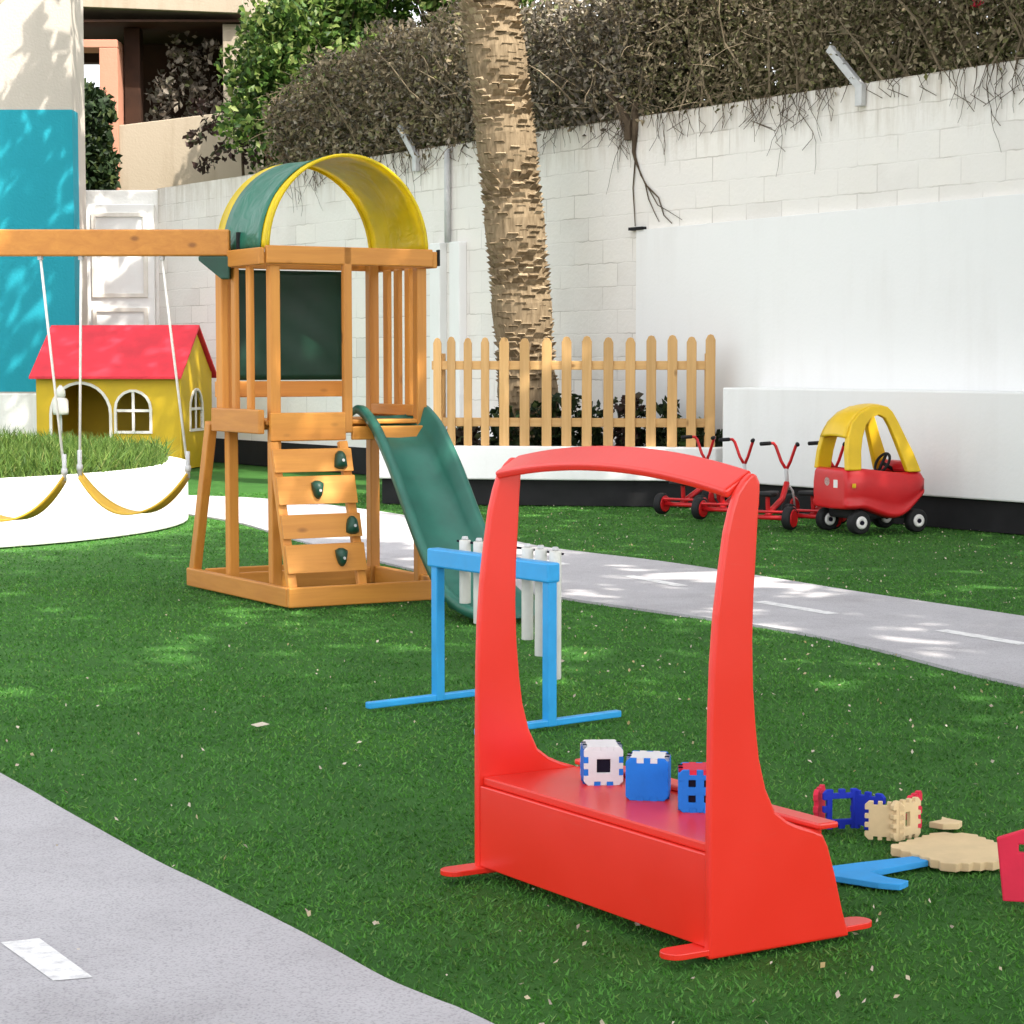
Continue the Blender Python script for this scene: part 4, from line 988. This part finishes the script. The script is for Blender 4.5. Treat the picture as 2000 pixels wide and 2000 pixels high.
# ------------------------------------------------------------------ chime stand
gA = Vector((-.25,6.87,.004)); gB = Vector((.118,6.38,.004)); dv = (gB-gA).normalized(); LC = (gB-gA).length
t = thing('chime_stand', 'sky blue outdoor chime frame with hanging pale grey tubes', 'chime stand', gA, math.atan2(dv.y,dv.x))
for x in (0, LC):
    MB().box(x-.017,x+.017,-.017,.017,.0,.515).build('post', M['blue'], t, bevel=.004)
    MB().box(x-.014,x+.014,-.285,.285,.0,.022).build('foot', M['blue'], t, bevel=.004)
MB().prism([(-.045,-.030),(.045,-.030),(.045,.032),(-.045,.032)], [], -.03, LC+.022, lambda a,b,c: (c,a*.55,.485+b)).build('top_bar', M['blue'], t, bevel=.006)
for x, zb in zip((.085,.165,.24,.315,.43,.50,.575), (.335,.275,.272,.262,.25,.205,.14)):
    tb = MB().tube([(x,.052,zb),(x,.052,.548)], .0195, 16).build('chime_tube', M['pvc'], t, smooth=True, bevel=.002)
    MB().lathe([(.009,0),(.012,.004),(.009,.012)], 8, Matrix.Translation((x,.052,.5485))).build('cord_knot', M['steel'], tb)
    
MB().tube([(.03,.060,.541),(.2,.072,.538),(.38,.073,.541),(.59,.072,.538)], .004, 5).build('cord', M['dark'], t)

# ------------------------------------------------------------------ red bench frame
wv = Vector((.871,.491,0)); lv = Vector((-.46389,.66582,0)); LB = lv.length; ln = lv.normalized()
A0 = Vector((.378,3.851,.004))
t = thing('bench_frame', 'bright red arched play bench with two tall curved end panels', 'play bench', A0)
pan = [(0,0),(.342,0),(.325,.05),(.304,.13),(.285,.19),(.272,.214),(.25,.224),(.215,.236),(.185,.25),(.155,.273),(.132,.32),(.116,.38),(.108,.44),(.101,.52),(.098,.61),(.1,.70),(.104,.764),(.108,.84),(.112,.895),(.112,.915),(.104,.930),(.092,.933),(.075,.918),(.057,.895),(.045,.862),(.034,.82),(.023,.748),(.012,.665),(.005,.57),(.002,.476),(0,.30)]
def panel(off_, name):
    return MB().prism(pan, [], off_, off_+.018, lambda a,b,c: tuple(wv*a + ln*c + Vector((0,0,b)))).build(name, M['red'], t, bevel=.006, seg=3)
panel(0,'end_panel'); panel(LB-.018,'end_panel')
lf = lambda a,b,c: tuple(wv*a + ln*b + Vector((0,0,c)))
MB().prism([(.012,.0185),(.285,.0185),(.285,LB-.0185),(.012,LB-.0185)], [], .204, .222, lf).build('shelf', M['red'], t, bevel=.004)
MB().prism([(.262,-.0),(.31,-.0),(.31,LB),(.262,LB)], [], .223, .236, lf).build('shelf_lip', M['red'], t, bevel=.004)
MB().prism([(.004,.0185),(.0215,.0185),(.0215,LB-.0185),(.004,LB-.0185)], [], .02, .203, lf).build('front_board', M['red'], t, bevel=.003)
MB().prism([(.30,.0185),(.315,.0185),(.315,LB-.0185),(.30,LB-.0185)], [], .02, .12, lf).build('back_board', M['red'], t, bevel=.003)
# arched top plank, following the rounded panel heads
vs = []; n_ = 28
for i in range(n_+1):
    u = i/n_; b_ = .0182 + (LB-.0364)*u; rise = .034*(1-(2*u-1)**2)
    for a, z in ((.050,.880),(.112,.917),(.104,.935),(.040,.897)): vs.append(lf(a, b_, z+rise+.003))
fs = [(i*4+j, i*4+(j+1)%4, (i+1)*4+(j+1)%4, (i+1)*4+j) for i in range(n_) for j in range(4)] + [(0,1,2,3), (n_*4,n_*4+1,n_*4+2,n_*4+3)]
MB().add(vs, fs).build('top_plank', M['red'], t, bevel=.006, seg=3)
for b_ in (.030, LB-.009):
    pts = [(-.055+ .03*math.cos(R(a)), .028*math.sin(R(a))) for a in range(90,271,20)] + [(.385+.03*math.cos(R(a)), .028*math.sin(R(a))) for a in range(-90,91,20)]
    MB().prism(pts, [], .008, .020, lambda a,c,z: tuple(wv*a + ln*(c+b_) + Vector((0,0,z)))).build('foot_plate', M['red'], t, bevel=.003)

# ------------------------------------------------------------------ foam blocks
def toothed(s, n=5, d=.1, ph=0):
    """square outline with puzzle teeth on each side"""
    h = s/2; pts = []; step = s*(1-2*d)/n; b = h*(1-2*d*1.0)
    side = []
    x = -b
    for i in range(n):
        st_ = 2*b/n; hi = (i+ph) % 2 == 0
        side += [(x, b+(s*d if hi else 0)), (x+st_, b+(s*d if hi else 0))]; x += st_
    for k in range(4):
        c, s_ = math.cos(-k*math.pi/2), math.sin(-k*math.pi/2)
        pts += [(px*c-py*s_, px*s_+py*c) for px, py in side]
    out = [pts[0]]
    for p in pts[1:]:
        if abs(p[0]-out[-1][0])+abs(p[1]-out[-1][1]) > 1e-6: out.append(p)
    return out
def sq(h, cx=0, cy=0): return [(cx-h,cy-h),(cx+h,cy-h),(cx+h,cy+h),(cx-h,cy+h)]
def cube(label, loc, rz, s, front, top, side, holes, core):
    t = thing('foam_block', label, 'toy block', loc, rz, 'foam cubes on the red bench')
    e = s*.43; MB().box(-e,e,-e,e,s/2-e,s/2+e).build('core', core, t, bevel=.003)
    th = s*.11; h = s/2
    P = lambda: toothed(s)
    Q = toothed(s, 5, .1, 1)
    MB().prism(P(), holes, -h, -h+th, lambda a,b,c: (a,c,b+h)).build('front_face', front, t, bevel=.0015)
    MB().prism(P(), holes, h-th, h, lambda a,b,c: (a,c,b+h)).build('back_face', front, t, bevel=.0015)
    MB().prism(Q, [], -h, -h+th, lambda a,b,c: (a,b,h+h-(-h-c)*-1-h+h if False else s+(-h-c))).build('top_face', top, t, bevel=.0015)
    for sg in (-1,1): MB().prism(Q, [], h-th, h, lambda a,b,c: (sg*c,a,b+h)).build('side_face', side, t, bevel=.0015)
    MB().prism(Q, [], 0, th, lambda a,b,c: (a,b,c)).build('bottom_face', side, t, bevel=.0015)
    return t
sz = .226
cube('white foam cube with a dark square window, farthest along the bench', (.197,4.455,sz), R(4), .086, M['foamw'], M['foamw'], M['foamb'], [sq(.015)], M['dark'])
cube('plain blue foam cube with a pale top, middle one on the bench', (.290,4.30,sz), R(-8), .09, M['foamb'], M['foamw'], M['foamb'], [], M['foamb'])
cube('blue foam cube with four square holes and pink top beside the near panel', (.388,4.185,sz), R(-4), .088, M['foamb'], M['foamr'], M['foamb'], [sq(.0075,x,y) for x in (-.016,.016) for y in (-.016,.016)], M['dark'])
def fpanel(label, loc, rz, s, mat, hole=None, n=5, tilt=0, group='foam panels standing on the grass'):
    t = tag(MB().prism(toothed(s,n), hole or [], -.006, .006, lambda a,b,c: (a,c+math.sin(tilt)*(b+s/2),(b+s/2)*math.cos(tilt))).build('foam_tile', mat, None, bevel=.0015), label, 'foam tile', group)
    t.location = loc; t.rotation_euler = (0,0,rz); return t
g0 = .004
fpanel('red foam panel at the left end of the standing foam row', (.760,5.00,g0), R(70), .095, M['foamr'])
fpanel('deep blue foam panel with a big square window', (.810,4.965,g0), R(12), .098, M['foamn'], [sq(.026)])
fpanel('deep blue foam panel half hidden behind the beige one', (.872,4.95,g0), R(-40), .094, M['foamn'])
fpanel('plain beige foam panel with toothed edges', (.893,4.84,g0), R(-14), .094, M['foamy'], None, 7)
fpanel('beige foam panel with a narrow dark slot', (.945,4.85,g0), R(38), .098, M['foamy'], [[(-.006,-.018),(.010,-.018),(.010,.018),(-.006,.018)]], 7)
fpanel('red foam panel at the right end of the standing foam row', (.978,4.915,g0), R(62), .098, M['foamr'])
# flat pieces on the grass
def flat(name, label, pts, z, th, mat, cat='foam mat'):
    c = np.mean(np.array(pts),0)
    o_ = MB().prism([(p[0]-c[0],p[1]-c[1]) for p in pts], [], 0, th, lambda a,b,c_: (a,b,c_)).build(name, mat, None, bevel=.002)
    o_.location = (c[0],c[1],z); return tag(o_, label, cat)
def scallop(pts, k=6, d=.010):
    out = []
    for i in range(len(pts)):
        p = np.array(pts[i]); q = np.array(pts[(i+1)%len(pts)]); nrm = np.array([q[1]-p[1], p[0]-q[0]]); nrm = nrm/np.linalg.norm(nrm)
        m_ = max(2, int(np.linalg.norm(q-p)/.028))
        for j in range(m_):
            out.append(tuple(p+(q-p)*j/m_)); out.append(tuple(p+(q-p)*(j+.5)/m_ + nrm*d))
    return out
flat('foam_mat', 'large beige foam mat lying flat with a scalloped edge', scallop([(.885,4.715),(.985,4.55),(1.10,4.57),(1.16,4.70),(1.10,4.84),(1.02,4.85)]), 0.0, .02, M['foamy'])
flat('foam_mat', 'small beige foam piece lying flat beyond the large mat', [(1.03,4.99),(1.06,4.965),(1.10,4.97),(1.115,5.0),(1.085,5.03),(1.075,5.05),(1.065,5.015)], 0.0, .015, M['foamy'])
flat('foam_strip', 'sky blue angled foam piece lying on the grass behind the bench', [(.70,4.47),(.80,4.40),(.845,4.385),(.87,4.42),(.83,4.45),(.80,4.50),(.95,4.60),(.94,4.65),(.78,4.58),(.72,4.55)], 0.0, .014, M['foaml'], 'foam piece')
# red house shaped panel at the right edge
t = tag(MB().prism([(-.07,0),(.075,0),(.085,.13),(.012,.17),(-.085,.135)], [sq(.014,.03,.05), sq(.009,-.03,.115)], -.009, .009, lambda a,b,c: (a,c,b)).build('foam_tile', M['foamr'], None, bevel=.003), 'larger red gabled foam panel standing at the right picture edge', 'foam tile')
t.location = (1.115,4.28,.003); t.rotation_euler = (0,0,R(-12))
# one dry leaf
t = tag(MB().add([(-.03,0,.004),(-.008,-.016,.0),(.03,-.004,.006),(.005,.015,.01),(0,0,-.002)], [(0,1,4),(1,2,4),(2,3,4),(3,0,4)]).build('dry_leaf', M['petal'], None, solid=.001), 'single curled pinkish dry leaf on the grass left of the chime stand', 'leaf')
t.location = (-.79,6.36,.008)
